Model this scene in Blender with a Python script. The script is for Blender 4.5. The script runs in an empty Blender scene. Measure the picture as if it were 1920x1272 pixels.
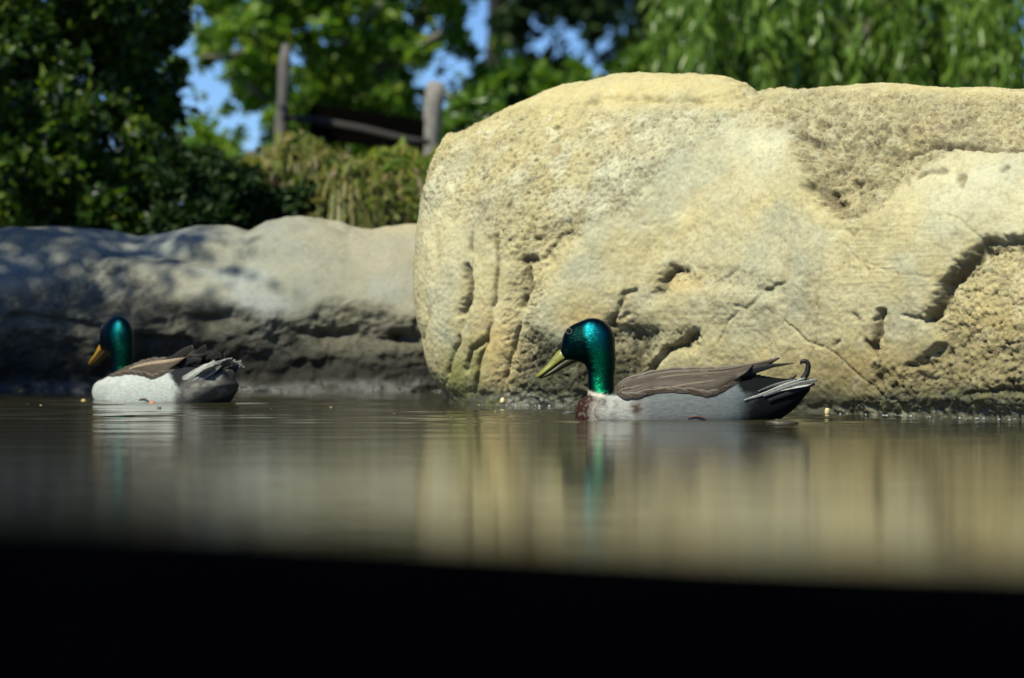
import bpy, math, random
import numpy as np
from mathutils import Vector, Matrix
from mathutils.bvhtree import BVHTree

S = bpy.context.scene
COL = S.collection
R = math.radians

# ------------------------------------------------------------------ camera, sky, sun, exposure
F = 5333.0            # focal length in photo pixels (100 mm on 36 mm, 1920 wide)
CAM_H = 0.207
cam = bpy.data.cameras.new('camera'); camo = bpy.data.objects.new('camera', cam)
COL.objects.link(camo); S.camera = camo
cam.lens = 100; cam.sensor_width = 36
camo.location = (0, 0, CAM_H)
camo.rotation_euler = (R(90 - 0.623), 0, 0)
cam.clip_start = 0.05; cam.clip_end = 2000
cam.dof.use_dof = True; cam.dof.focus_distance = 5.5; cam.dof.aperture_fstop = 3.6

SUN_DIR = Vector((-0.40, -0.56, 0.86)).normalized()     # towards the sun
w = bpy.data.worlds.new('World'); S.world = w; w.use_nodes = True
nt = w.node_tree; nt.nodes.clear()
sky = nt.nodes.new('ShaderNodeTexSky'); sky.sky_type = 'NISHITA'; sky.sun_disc = False
sky.sun_elevation = math.asin(SUN_DIR.z); sky.sun_rotation = math.atan2(SUN_DIR.x, SUN_DIR.y)
sky.air_density = 1.0; sky.dust_density = 0.0; sky.ozone_density = 10.0; sky.altitude = 3000
bg = nt.nodes.new('ShaderNodeBackground'); bg.inputs[1].default_value = 0.075
wo = nt.nodes.new('ShaderNodeOutputWorld')
nt.links.new(sky.outputs[0], bg.inputs[0]); nt.links.new(bg.outputs[0], wo.inputs[0])
sl = bpy.data.lights.new('sun', 'SUN'); slo = bpy.data.objects.new('sun', sl); COL.objects.link(slo)
sl.energy = 4.6; sl.angle = R(0.5); sl.color = (1.0, 0.965, 0.78)
slo.rotation_euler = SUN_DIR.to_track_quat('Z', 'Y').to_euler()
slo.location = (-4, -4, 8)
S.view_settings.view_transform = 'Standard'; S.view_settings.look = 'None'
S.view_settings.gamma = 1; S.view_settings.use_curve_mapping = False
S.view_settings.exposure = 0.74
S.render.engine = 'CYCLES'
S.cycles.max_bounces = 8

# ------------------------------------------------------------------ helpers
def WX(px, d): return (px - 960) / F * d
def WZ(py, d): return CAM_H - (py - 578) / F * d
def DW(py): return CAM_H * F / (py - 578)          # distance at which the water shows at row py

def tag(o, label=None, cat=None, group=None, kind=None):
    if label: o['label'] = label
    if cat: o['category'] = cat
    if group: o['group'] = group
    if kind: o['kind'] = kind
    return o

def empty(name, loc=(0, 0, 0), rz=0):
    o = bpy.data.objects.new(name, None); COL.objects.link(o)
    o.location = loc; o.rotation_euler = (0, 0, rz); o.empty_display_size = 0.05
    return o

def link(name, me, mat=None, parent=None, smooth=True):
    if mat is not None and not me.materials: me.materials.append(mat)
    if smooth: me.polygons.foreach_set('use_smooth', [True] * len(me.polygons))
    o = bpy.data.objects.new(name, me); COL.objects.link(o)
    if parent: o.parent = parent
    return o

def fast_mesh(name, V, Fa):
    V = np.asarray(V, dtype=np.float32); Fa = np.asarray(Fa, dtype=np.int32)
    me = bpy.data.meshes.new(name); k = Fa.shape[1]
    me.vertices.add(len(V)); me.vertices.foreach_set('co', V.ravel())
    me.loops.add(Fa.size); me.loops.foreach_set('vertex_index', Fa.ravel())
    me.polygons.add(len(Fa)); me.polygons.foreach_set('loop_start', np.arange(0, Fa.size, k, dtype=np.int32))
    me.polygons.foreach_set('loop_total', np.full(len(Fa), k, dtype=np.int32))
    me.update(calc_edges=True); me.validate()
    return me

def fattr(me, name, arr):
    a = me.attributes.new(name, 'FLOAT', 'POINT'); a.data.foreach_set('value', np.asarray(arr, np.float32).ravel())
def cattr(me, name, rgb):
    n = len(rgb); c = np.ones((n, 4), np.float32); c[:, :3] = rgb
    a = me.attributes.new(name, 'FLOAT_COLOR', 'POINT'); a.data.foreach_set('color', c.ravel())

# --- gradient noise in numpy
_rng = np.random.RandomState(7)
_perm = np.tile(_rng.permutation(256), 3)
_g = _rng.normal(size=(256, 3)); _g /= np.linalg.norm(_g, axis=1)[:, None]
def perlin(x, y, z):
    x = np.asarray(x, np.float64); y = np.broadcast_to(y, x.shape); z = np.broadcast_to(z, x.shape)
    xi = np.floor(x).astype(int); yi = np.floor(y).astype(int); zi = np.floor(z).astype(int)
    xf = x - xi; yf = y - yi; zf = z - zi
    u = xf**3*(xf*(xf*6-15)+10); v = yf**3*(yf*(yf*6-15)+10); w_ = zf**3*(zf*(zf*6-15)+10)
    xi &= 255; yi &= 255; zi &= 255
    def gr(a, b, c):
        h = _perm[_perm[_perm[(xi+a) & 255] + ((yi+b) & 255)] + ((zi+c) & 255)]
        g = _g[h]
        return g[..., 0]*(xf-a) + g[..., 1]*(yf-b) + g[..., 2]*(zf-c)
    def L(a, b, t): return a + t*(b-a)
    return 1.5*L(L(L(gr(0,0,0), gr(1,0,0), u), L(gr(0,1,0), gr(1,1,0), u), v),
             L(L(gr(0,0,1), gr(1,0,1), u), L(gr(0,1,1), gr(1,1,1), u), v), w_)
def fbm(x, y, z, o=4, lac=2.1, g=0.5):
    s = 0; a = 1; t = 0
    for i in range(o):
        s = s + a*perlin(x + 17.3*i, y + 5.1*i, z + 9.7*i); t += a; a *= g
        x = x*lac; y = y*lac; z = z*lac
    return s/t
def sst(a, b, x):
    t = np.clip((x-a)/(b-a), 0, 1); return t*t*(3-2*t)
def billow(x, y, z, o=3):
    s = 0; a = 1; t = 0
    for i in range(o):
        s = s+a*(0.45-np.abs(perlin(x+7.3*i, y+3.1*i, z+1.7*i))*1.6); t += a; a *= 0.55
        x = x*2.2; y = y*2.2; z = z*2.2
    return s/t
def polydist(x, y, pts):
    d = np.full(x.shape, 1e9)
    for (ax, ay), (bx, by) in zip(pts[:-1], pts[1:]):
        vx, vy = bx-ax, by-ay; L2 = vx*vx+vy*vy+1e-9
        t = np.clip(((x-ax)*vx+(y-ay)*vy)/L2, 0, 1)
        d = np.minimum(d, np.hypot(x-ax-t*vx, y-ay-t*vy))
    return d
def inpoly(x, y, pts):
    c = np.zeros(x.shape, bool); n = len(pts)
    for i in range(n):
        x1, y1 = pts[i]; x2, y2 = pts[(i+1) % n]
        cond = ((y1 > y) != (y2 > y)) & (x < (x2-x1)*(y-y1)/((y2-y1)+1e-12)+x1)
        c ^= cond
    return c
def sdpoly(x, y, pts):          # positive inside
    d = polydist(x, y, pts + [pts[0]])
    return np.where(inpoly(x, y, pts), d, -d)

# --- node helper
class NT:
    def __init__(s, name):
        s.m = bpy.data.materials.new(name); s.m.use_nodes = True
        s.t = s.m.node_tree; s.t.nodes.clear()
        s.out = s.t.nodes.new('ShaderNodeOutputMaterial')
    def n(s, typ, **kw):
        nd = s.t.nodes.new(typ)
        for k, v in kw.items():
            if k.startswith('i_'):
                key = k[2:]
                key = int(key) if key.isdigit() else key.replace('_', ' ')
                if isinstance(v, bpy.types.NodeSocket): s.t.links.new(v, nd.inputs[key])
                else: nd.inputs[key].default_value = v
            else: setattr(nd, k, v)
        return nd
    def l(s, a, b): s.t.links.new(a, b)
    def pr(s, **kw):
        p = s.n('ShaderNodeBsdfPrincipled', **kw); return p
    def fin(s, sh): s.l(sh, s.out.inputs[0]); return s.m
    def mixc(s, f, a, b, mode='MIX'):
        m = s.n('ShaderNodeMix', data_type='RGBA', blend_type=mode)
        for idx, v in ((0, f), (6, a), (7, b)):
            if isinstance(v, bpy.types.NodeSocket): s.l(v, m.inputs[idx])
            else: m.inputs[idx].default_value = v if idx == 0 else (*v, 1) if len(v) == 3 else v
        return m.outputs[2]
    def ramp(s, f, pts):
        r = s.n('ShaderNodeValToRGB'); s.l(f, r.inputs[0]); e = r.color_ramp.elements
        while len(e) < len(pts): e.new(0.5)
        for q, (p, c) in zip(e, pts):
            q.position = p; q.color = (*c, 1) if len(c) == 3 else c
        return r.outputs[0]
    def math(s, op, a, b=0.0):
        m = s.n('ShaderNodeMath', operation=op)
        for i, v in enumerate((a, b)):
            if isinstance(v, bpy.types.NodeSocket): s.l(v, m.inputs[i])
            else: m.inputs[i].default_value = v
        return m.outputs[0]

def mat_simple(name, col, rough=0.6, noise=0.25, scale=40, bump=0.0, metallic=0, spec=0.5):
    t = NT(name); tc = t.n('ShaderNodeTexCoord')
    nz = t.n('ShaderNodeTexNoise', i_Scale=scale, i_Detail=5.0); t.l(tc.outputs['Object'], nz.inputs['Vector'])
    c = t.mixc(nz.outputs[0], tuple(v*(1-noise) for v in col), tuple(min(1, v*(1+noise)) for v in col))
    p = t.pr(i_Base_Color=c, i_Roughness=rough, i_Metallic=metallic)
    p.inputs['Specular IOR Level'].default_value = spec
    if bump:
        b = t.n('ShaderNodeBump', i_Strength=bump, i_Distance=0.002, i_Height=nz.outputs[0]); t.l(b.outputs[0], p.inputs['Normal'])
    return t.fin(p.outputs[0])

def mat_rock(name, grainscale=420, bumpd=0.004, wetname=True):
    t = NT(name); tc = t.n('ShaderNodeTexCoord')
    a = t.n('ShaderNodeAttribute', attribute_name='col')
    ra = t.n('ShaderNodeAttribute', attribute_name='rough')
    wa = t.n('ShaderNodeAttribute', attribute_name='wet')
    n1 = t.n('ShaderNodeTexNoise', i_Scale=grainscale*0.3, i_Detail=6.0, i_Roughness=0.65); t.l(tc.outputs['Object'], n1.inputs['Vector'])
    n2 = t.n('ShaderNodeTexNoise', i_Scale=grainscale, i_Detail=3.0); t.l(tc.outputs['Object'], n2.inputs['Vector'])
    n3 = t.n('ShaderNodeTexNoise', i_Scale=9.0, i_Detail=5.0, i_Roughness=0.6); t.l(tc.outputs['Object'], n3.inputs['Vector'])
    g = t.ramp(n1.outputs[0], [(0.3, (0.50, 0.47, 0.42)), (0.48, (0.98, 0.98, 0.98)), (0.72, (1.20, 1.19, 1.15))])
    gf = t.math('ADD', 0.35, t.math('MULTIPLY', ra.outputs['Fac'], 0.65))
    c = t.mixc(gf, a.outputs['Color'], g, 'MULTIPLY')
    g3 = t.ramp(n3.outputs[0], [(0.3, (0.86, 0.88, 0.90)), (0.7, (1.10, 1.08, 1.02))])
    c = t.mixc(1.0, c, g3, 'MULTIPLY')
    rg = t.math('SUBTRACT', 0.88, t.math('MULTIPLY', wa.outputs['Fac'], 0.66))
    p = t.pr(i_Base_Color=c, i_Roughness=rg)
    sp = t.math('ADD', 0.15, t.math('MULTIPLY', wa.outputs['Fac'], 0.5)); t.l(sp, p.inputs['Specular IOR Level'])
    h = t.math('ADD', t.math('MULTIPLY', n1.outputs[0], 1.0), t.math('MULTIPLY', n2.outputs[0], 0.35))
    st = t.math('ADD', 0.30, t.math('MULTIPLY', ra.outputs['Fac'], 0.7))
    b = t.n('ShaderNodeBump', i_Distance=bumpd, i_Height=h, i_Strength=st); t.l(b.outputs[0], p.inputs['Normal'])
    return t.fin(p.outputs[0])

# ------------------------------------------------------------------ ground and water
def ground_h(x, y):
    n = fbm(x*0.15, y*0.15, 0*x + 3.3, 3)
    far = np.clip((np.hypot(x, y) - 30) / 200, 0, 1)
    z = 0.16 + 0.10*n*np.clip((y-7)/6, 0, 1) - 0.6*far
    pond = sst(7.45, 7.1, y) * sst(-1.5, -1.2, y) * sst(7.0, 6.4, np.abs(x))
    return z*(1-pond) + (-0.45 + 0.03*n)*pond
gx = np.concatenate([np.linspace(-900, -9, 30), np.linspace(-8.6, 8.6, 130), np.linspace(9, 900, 30)])
gy = np.concatenate([np.linspace(-900, -4, 30), np.linspace(-3.6, 16, 150), np.linspace(17, 1400, 40)])
GX, GY = np.meshgrid(gx, gy)
GZ = ground_h(GX, GY)
nr, nc = GX.shape
def gridfaces(nr, nc, wrap=False):
    r = np.arange(nr-1)[:, None]; m = nc if wrap else nc-1; c = np.arange(m)[None, :]; c2 = (c+1) % nc
    return np.stack([r*nc+c, r*nc+c2, (r+1)*nc+c2, (r+1)*nc+c], -1).reshape(-1, 4)
me = fast_mesh('ground', np.stack([GX, GY, GZ], -1).reshape(-1, 3), gridfaces(nr, nc))
t = NT('soil_and_grass'); tc = t.n('ShaderNodeTexCoord')
nz = t.n('ShaderNodeTexNoise', i_Scale=3.0, i_Detail=8.0); t.l(tc.outputs['Object'], nz.inputs['Vector'])
c = t.ramp(nz.outputs[0], [(0.35, (0.035, 0.028, 0.016)), (0.55, (0.05, 0.06, 0.02)), (0.7, (0.03, 0.06, 0.015))])
p = t.pr(i_Base_Color=c, i_Roughness=0.95)
b = t.n('ShaderNodeBump', i_Distance=0.05, i_Strength=0.8, i_Height=nz.outputs[0]); t.l(b.outputs[0], p.inputs['Normal'])
tag(link('ground', me, t.fin(p.outputs[0])), 'dark soil and rough grass of the pond bank', None, None, 'structure')

t = NT('pond_water'); tc = t.n('ShaderNodeTexCoord')
def wnoise(sx, sy, det, seed=0.0):
    m = t.n('ShaderNodeMapping'); t.l(tc.outputs['Object'], m.inputs[0])
    m.inputs['Scale'].default_value = (sx, sy, 1); m.inputs['Location'].default_value = (seed, seed*1.7, 0)
    n = t.n('ShaderNodeTexNoise', i_Scale=1.0, i_Detail=det, i_Roughness=0.5); t.l(m.outputs[0], n.inputs['Vector'])
    return n.outputs[0]
big = wnoise(1.6, 5.5, 1.0, 2.0)      # slow swell
mid = wnoise(7.0, 22.0, 2.0, 5.0)     # ripple lines
fine = wnoise(14.0, 90.0, 2.0, 9.0)   # breath of wind
b1 = t.n('ShaderNodeBump', i_Distance=0.006, i_Strength=0.12, i_Height=big)
b2 = t.n('ShaderNodeBump', i_Distance=0.0016, i_Strength=0.2, i_Height=mid); t.l(b1.outputs[0], b2.inputs['Normal'])
b3 = t.n('ShaderNodeBump', i_Distance=0.0005, i_Strength=0.6, i_Height=fine); t.l(b2.outputs[0], b3.inputs['Normal'])
p = t.pr(i_Base_Color=(0.026, 0.024, 0.012, 1), i_Roughness=0.078, i_IOR=1.6)
t.l(b3.outputs[0], p.inputs['Normal'])
WATER = t.fin(p.outputs[0])
# the sheet: flat far away, with real low ripple rings where the ducks swim
wx = np.concatenate([np.linspace(-6.9, -1.7, 20), np.linspace(-1.65, 1.65, 420), np.linspace(1.7, 6.9, 20)])
wy = np.concatenate([np.linspace(-1.45, 3.8, 30), np.linspace(3.85, 7.2, 480), [7.4]])
X, Y = np.meshgrid(wx, wy)
Z = np.zeros_like(X)
for (cx, cy, A, wl) in ((0.36, 5.3, 0.0016, 0.085), (-0.77, 6.3, 0.0016, 0.08)):
    r = np.hypot((X-cx)*0.62, Y-cy)
    Z += A*np.sin(r/wl*2*math.pi)*np.exp(-((r-0.10)/0.20)**2)*np.clip(r/0.08, 0, 1)
Z += (0.0042*fbm(X*2.5, Y*8, 0*X, 3)) * (0.25*sst(3.9, 4.6, Y)+0.75*sst(4.85, 5.4, Y))
me = fast_mesh('water', np.stack([X, Y, Z], -1).reshape(-1, 3), gridfaces(*X.shape))
tag(link('water', me, WATER), 'calm dark pond water mirroring the tan boulder', None, None, 'structure')

# ------------------------------------------------------------------ boulders
def arclen_resample(P, n, closed=False, dens=None):
    P = np.array(P, float)
    if closed: P = np.vstack([P, P[:1]])
    d = np.r_[0, np.cumsum(np.linalg.norm(np.diff(P, axis=0), axis=1))]
    # Catmull-Rom through the points for roundness
    m = 40; out = []
    K = len(P)
    for i in range(K-1):
        p1, p2 = P[i], P[i+1]
        p0 = P[i-1] if i > 0 else (P[-2] if closed else 2*p1-p2)
        p3 = P[i+2] if i+2 < K else (P[1] if closed else 2*p2-p1)
        tt = np.linspace(0, 1, m, endpoint=False)[:, None]
        out.append(0.5*((2*p1)+(-p0+p2)*tt+(2*p0-5*p1+4*p2-p3)*tt**2+(-p0+3*p1-3*p2+p3)*tt**3))
    Q = np.vstack(out + [P[-1:]])
    seg = np.linalg.norm(np.diff(Q, axis=0), axis=1)
    if dens is not None: seg = seg*dens((Q[1:]+Q[:-1])/2)
    s = np.r_[0, np.cumsum(seg)]
    u = np.linspace(0, s[-1], n, endpoint=not closed)
    return np.stack([np.interp(u, s, Q[:, k]) for k in range(Q.shape[1])], -1)

def build_rock(name, base, ridge, nexp, relief, cols, rows, dens, bulge, mat, z0=-0.2):
    """base: closed plan curve (clockwise seen from above starting at left), ridge: list of (x, y, z)."""
    C0 = arclen_resample(base, cols, True, dens)
    rd = np.array(ridge, float)
    xr = np.clip(C0[:, 0], rd[0, 0], rd[-1, 0])
    Ry = np.interp(xr, rd[:, 0], rd[:, 1]); Rz = np.interp(xr, rd[:, 0], rd[:, 2])
    # soften ridge heights
    th = np.linspace(0, math.pi/2, 400)
    hf = np.sin(th)**(2/nexp); ins = 1-np.cos(th)**(2/nexp)
    hf[0] = 0; ins[-1] = 1
    s = np.r_[0, np.cumsum(np.hypot(np.diff(hf)*0.65, np.diff(ins)*0.45))]
    u = np.linspace(0, s[-1], rows)
    hf = np.interp(u, s, hf)[:, None]; ins = np.interp(u, s, ins)[:, None]
    Xb = C0[None, :, 0]*(1-ins) + xr[None]*ins
    Yb = C0[None, :, 1]*(1-ins) + Ry[None]*ins
    Zb = z0 + (Rz[None]-z0)*hf
    # outward plan direction
    T = np.roll(C0, -1, 0)-np.roll(C0, 1, 0); N2 = np.stack([T[:, 1], -T[:, 0]], -1)
    N2 /= np.linalg.norm(N2, axis=1)[:, None]
    cen = C0.mean(0)
    if ((C0-cen)*N2).sum() < 0: N2 = -N2
    bo = bulge(Xb, Yb, Zb, N2)
    Xb = Xb + N2[None, :, 0]*bo; Yb = Yb + N2[None, :, 1]*bo
    P = np.stack([Xb, Yb, Zb], -1)
    du = np.roll(P, -1, 1)-np.roll(P, 1, 1); dv = np.gradient(P, axis=0)
    N = np.cross(du, dv); N /= (np.linalg.norm(N, axis=-1)[..., None]+1e-9)
    out = (N[..., 0]*N2[None, :, 0]+N[..., 1]*N2[None, :, 1]).mean()
    if out < 0: N = -N
    # smooth normals near the ridge towards up
    N = N*(1-ins[..., None]**6)+np.array([0, 0, 1.0])*ins[..., None]**6
    N /= np.linalg.norm(N, axis=-1)[..., None]
    px = 960+F*P[..., 0]/P[..., 1]; py = 578-F*(P[..., 2]-CAM_H)/P[..., 1]
    front = (N2[None, :, 1] < 0.35)*np.ones_like(px)
    disp, rough, wet, col = relief(px, py, P, front)
    disp = disp*(1-sst(0.90, 1.0, ins))
    P = P+N*disp[..., None]
    V = P.reshape(-1, 3); Fc = gridfaces(rows, cols, True)
    if out >= 0: pass
    me = fast_mesh(name, V, Fc)
    fattr(me, 'rough', rough); fattr(me, 'wet', wet); cattr(me, 'col', col.reshape(-1, 3))
    return link(name, me, mat)

def mixcol(c, m, d): return c*(1-m[..., None]) + np.array(d)*m[..., None]

def relief_big(px, py, P, front):
    x3, y3, z3 = P[..., 0], P[..., 1], P[..., 2]
    wxn = 7*fbm(x3*14, y3*14, z3*14, 3); wyn = 7*fbm(x3*14+40, y3*14, z3*14+9, 3)
    wx2 = 2.4*fbm(x3*45, y3*45, z3*45, 2); wy2 = 2.4*fbm(x3*45+40, y3*45, z3*45+9, 2)
    x = px+wxn+wx2; y = py+wyn+wy2
    D = 0.012*fbm(x3*4, y3*4, z3*4, 3)
    n_c = fbm(x3*38, y3*38, z3*38, 4)            # crust, ~2.5 cm
    n_f = fbm(x3*95, y3*95, z3*95, 3)            # grain, ~1 cm
    n_p = np.clip(-fbm(x3*75+3, y3*75, z3*95, 3)-0.16, 0, 1)   # pits
    rough = np.full(px.shape, 0.12)
    # ---- zones
    crust = inpoly(x, y, [(770,200),(1100,150),(1450,150),(1600,150),(1500,215),(1400,245),(1310,290),(1240,340),(1180,400),(1050,440),(990,500),(960,640),(930,480),(870,430),(800,430)]).astype(float)
    crust_sd = sdpoly(x, y, [(760,230),(900,200),(1100,200),(1400,200),(1420,235),(1330,270),(1250,330),(1180,400),(1060,440),(990,500),(930,480),(880,410),(780,400)])
    m_crust = sst(-12, 22, crust_sd)
    rz = [(1400,170),(2300,170),(2300,300),(1900,285),(1790,280),(1700,330),(1650,390),(1590,420),(1545,400),(1515,350),(1490,300),(1480,255),(1420,235)]
    sd_rz = sdpoly(x, y, rz); m_rz = sst(-10-40*sst(1560, 1440, px), 16+50*sst(1540, 1440, px), sd_rz)
    lowr = [(2300,455),(1845,462),(1812,492),(1768,530),(1752,580),(1736,602),(1760,640),(1700,690),(1640,700),(1620,740),(1560,770),(1560,860),(2300,860)]
    sd_lr = sdpoly(x, y, lowr); m_lr = sst(-5, 9, sd_lr)
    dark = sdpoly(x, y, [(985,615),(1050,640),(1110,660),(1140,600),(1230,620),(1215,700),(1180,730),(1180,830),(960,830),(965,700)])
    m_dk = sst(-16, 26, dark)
    pits = sst(55, 10, polydist(x, y, [(1060,440),(1000,490),(985,560),(978,650),(960,720)]))
    pits2 = sst(34, 8, polydist(x, y, [(1140,625),(1200,640),(1290,640)]))
    pits3 = sst(30, 6, polydist(x, y, [(1230,555),(1260,515),(1330,520),(1450,540)]))
    pits4 = sst(26, 6, polydist(x, y, [(1640,640),(1650,690),(1720,720),(1760,760)]))
    rough = np.clip(rough+0.75*m_crust+1.0*m_rz+0.9*m_lr+0.9*m_dk+0.7*pits+0.6*pits2+0.4*pits3+0.5*pits4, 0, 1)
    # ---- broad shape of the zones
    rzs = sst(0, 60, sd_rz)*sst(225, 275, y-25*sst(1700, 1900, px))
    D = D-0.028*rzs-0.006*m_rz+m_rz*(0.012*n_c+0.012*fbm(x3*14, y3*14, z3*14, 3))
    D = D-0.024*m_lr*(1-0.65*sst(0, 150, sd_lr))*(0.12+0.88*sst(1690, 1775, x))
    D = D-0.016*m_dk
    D = D-0.010*pits-0.006*pits2-0.005*pits3
    D = D+0.010*np.exp(-((sdpoly(x, y, [(1050,560),(1050,400),(1200,290),(1420,240),(1500,300),(1545,420),(1540,560),(1300,600)])-25)/45)**2)
    # top rim: shelf under the dome
    rim = np.interp(px, [780,900,1100,1200,1320,1430,1500,2000], [265,250,205,200,205,185,172,172])
    D = D-0.022*np.exp(-((y-rim+14)/9)**2)*sst(960, 1080, px)*sst(1480, 1380, px)*(0.6+n_c)
    # ---- surface character
    n_b = billow(x3*48, y3*48, z3*48, 3); n_h = fbm(x3*210, y3*210, z3*210, 2)
    D = D+rough*(0.0055*n_c-0.0062*n_b+0.0036*n_f+0.0034*n_h)-rough*0.020*n_p+rough*0.007*billow(x3*11, y3*11, z3*11, 2)
    D = D+(1-rough)*(0.0022*n_c+0.0018*n_f+0.0010*n_h)+0.0030*fbm(x3*13, y3*13, z3*13, 3)
    # layered horizontal tool-like lines on the right plate
    lay = sst(1540, 1600, px)*sst(1860, 1760, px)*sst(380, 430, py)*sst(580, 530, py)*(1-m_lr)
    lay = np.maximum(lay, 0.4*sst(1060, 1150, px)*sst(470, 520, py)*sst(650, 600, py))
    D = D+lay*0.0010*np.sin(py*0.9+3*fbm(x3*6, y3*6, z3*40, 2)*3)*(0.5+fbm(x3*5, y3*5, z3*30, 2))
    gx_ = np.interp(x+0.12*(py-560)-12*np.sin((py-430)/75.0), [740, 798, 862, 914, 968, 1030], [-1, 0, 1, 2, 3, 4])
    fm = sst(395, 470, py)*sst(992, 960, px)*sst(770, 700, py)
    fl_ = np.abs(np.sin(math.pi*gx_))
    D = D+fm*(0.008*fl_**0.6-0.006)*(0.6+1.2*np.clip(fbm(x3*10, y3*10, z3*7, 2)+0.3, 0, 1))
    groove = fm*np.exp(-(fl_/0.16)**2)*(gx_ > 0.5)*sst(-0.25, 0.15, fbm(x3*20, y3*20, z3*14, 2))
    D = D-0.009*groove
    # ---- cracks: (points, half width px, depth m)
    cr = [([(1935,455),(1850,456),(1815,488),(1770,530),(1752,580),(1738,602)], 11, 0.034),
          ([(1738,602),(1712,596),(1690,590)], 4, 0.010),
          ([(1653,588),(1645,610),(1637,655)], 8, 0.034),
          ([(1600,592),(1606,600)], 6, 0.010),
          ([(1292,632),(1275,648),(1250,655),(1222,690),(1198,722)], 7, 0.032),
          ([(1300,628),(1286,650)], 9, 0.018),
          ([(1262,508),(1246,522),(1238,550)], 9, 0.030), ([(1262,508),(1288,512)], 6, 0.014),
          ([(1195,545),(1172,552),(1163,585),(1142,612)], 5, 0.014),
          ([(1072,434),(1048,440),(1034,462),(1018,482)], 5, 0.014),
          ([(1000,482),(980,488)], 8, 0.028), ([(985,505),(990,540),(975,572)], 8, 0.020),
          ([(870,500),(878,540),(866,585)], 7, 0.024), ([(905,640),(882,658),(873,695)], 6, 0.018),
          ([(1515,352),(1540,350),(1556,372),(1565,388)], 11, 0.034), ([(1500,250),(1530,262)], 6, 0.016), ([(1590,335),(1585,330)], 9, 0.02),
          ([(1700,345),(1696,332)], 5, 0.010), ([(1720,332),(1740,320),(1770,318)], 4, 0.012), ([(1795,336),(1805,330),(1800,344)], 6, 0.014),
          ([(1880,322),(1890,314)], 5, 0.014), ([(1690,275),(1740,262),(1810,270),(1870,278),(1920,278)], 7, 0.016),
          ([(1588,432),(1597,445),(1604,434)], 4, 0.008), ([(1618,500),(1624,506)], 4, 0.006),
          ([(1380,575),(1400,580),(1440,545),(1475,528)], 4, 0.007), ([(1385,585),(1365,605),(1348,645)], 2.5, 0.006),
          ([(1345,528),(1385,505)], 4, 0.006), ([(1425,544),(1446,546)], 5, 0.012),
          ([(1562,395),(1548,430),(1540,520),(1528,640),(1512,690)], 1.8, 0.004),
          ([(1470,600),(1510,640),(1560,660),(1620,710),(1660,745)], 2.2, 0.006), ([(1562,650),(1572,640)], 4, 0.008),
          ([(1580,455),(1610,490),(1680,512),(1745,522),(1765,520)], 1.8, 0.004),
          ([(1770,400),(1800,410),(1830,440),(1850,458)], 2.2, 0.006),
          ([(1700,690),(1740,688)], 6, 0.012), ([(1800,742),(1880,735),(1920,740)], 8, 0.016),
          ([(1160,600),(1180,590)], 5, 0.010), ([(1625,640),(1640,668)], 6, 0.014), ([(1640,690),(1650,720)], 7, 0.012)]
    ck = groove*0.8
    rag = np.clip(fbm(x3*90, y3*90, z3*90, 3)*0.9, -0.5, 0.5); rag2 = 0.6*fbm(x3*28+8, y3*28, z3*28, 3)
    for pts, hw, dep in cr:
        d = polydist(x, y, pts)*(1+0.9*rag)+hw*0.9*rag2
        d = np.maximum(d, 0)
        k = np.exp(-(d/(hw*0.85))**2); D = D-dep*0.62*k
        ck = np.maximum(ck, np.exp(-(d/(hw*0.8))**2)*min(1, dep/0.018))
    # left end flutes
    # water-worn notch at the waterline
    D = D-0.012*np.exp(-((py-np.interp(px, [830,1500,1920], [742,765,778]))/14)**2)*(0.5+n_c)
    D = D*front + (1-front)*(0.012*fbm(x3*4, y3*4, z3*4, 3)+0.004*n_c)
    # ---- colour
    tone = fbm(x3*3.2, y3*3.2, z3*3.2, 4)
    c = np.zeros(px.shape+(3,))+np.array((0.385, 0.335, 0.195))
    c = mixcol(c, sst(-0.1, 0.35, tone), (0.42, 0.375, 0.245))
    c = mixcol(c, sst(0.0, 0.35, fbm(x3*5+9, y3*5, z3*5, 3))*0.7, (0.335, 0.335, 0.26))      # cool grey bloom
    top = sst(-30, 30, rim-y)
    c = mixcol(c, top*0.7, (0.43, 0.36, 0.19))
    orange = np.maximum.reduce([np.exp(-(((px-930)/50)**2+((py-650)/80)**2)), 0.8*np.exp(-(((px-1100)/60)**2+((py-600)/25)**2)),
                                0.9*np.exp(-(((px-1270)/60)**2+((py-530)/20)**2)), 0.8*np.exp(-(((px-1600)/200)**2+((py-690)/50)**2)), 0.7*np.exp(-(((px-1850)/110)**2+((py-620)/90)**2))])
    c = mixcol(c, orange*0.75, (0.41, 0.30, 0.125))
    pale = m_crust*sst(0.0, 0.3, fbm(x3*16, y3*16, z3*16, 3))
    c = mixcol(c, pale*0.7, (0.47, 0.45, 0.34))
    whit = np.maximum(np.exp(-(((px-1440)/60)**2+((py-290)/50)**2)), np.exp(-(((px-1830)/130)**2+((py-350)/60)**2)))
    c = mixcol(c, whit*0.6, (0.47, 0.46, 0.36))
    greyz = m_crust*sst(-0.05, 0.3, fbm(x3*9+5, y3*9, z3*9, 3))
    c = mixcol(c, greyz*0.45, (0.24, 0.21, 0.14))
    c = mixcol(c, m_rz*(0.30+0.55*sst(0.15, -0.25, n_c)), (0.22, 0.185, 0.115))
    c = mixcol(c, rough*sst(0.05, 0.4, -n_c)*0.6, (0.20, 0.165, 0.10))
    c = mixcol(c, np.clip(n_p*3, 0, 1)*rough*0.75, (0.07, 0.055, 0.035))
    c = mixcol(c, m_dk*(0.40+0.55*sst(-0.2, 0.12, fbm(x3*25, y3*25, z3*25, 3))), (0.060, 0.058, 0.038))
    c = mixcol(c, ck*0.75, (0.06, 0.045, 0.03))
    mot = fbm(x3*34+3, y3*34, z3*34, 4)
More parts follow.
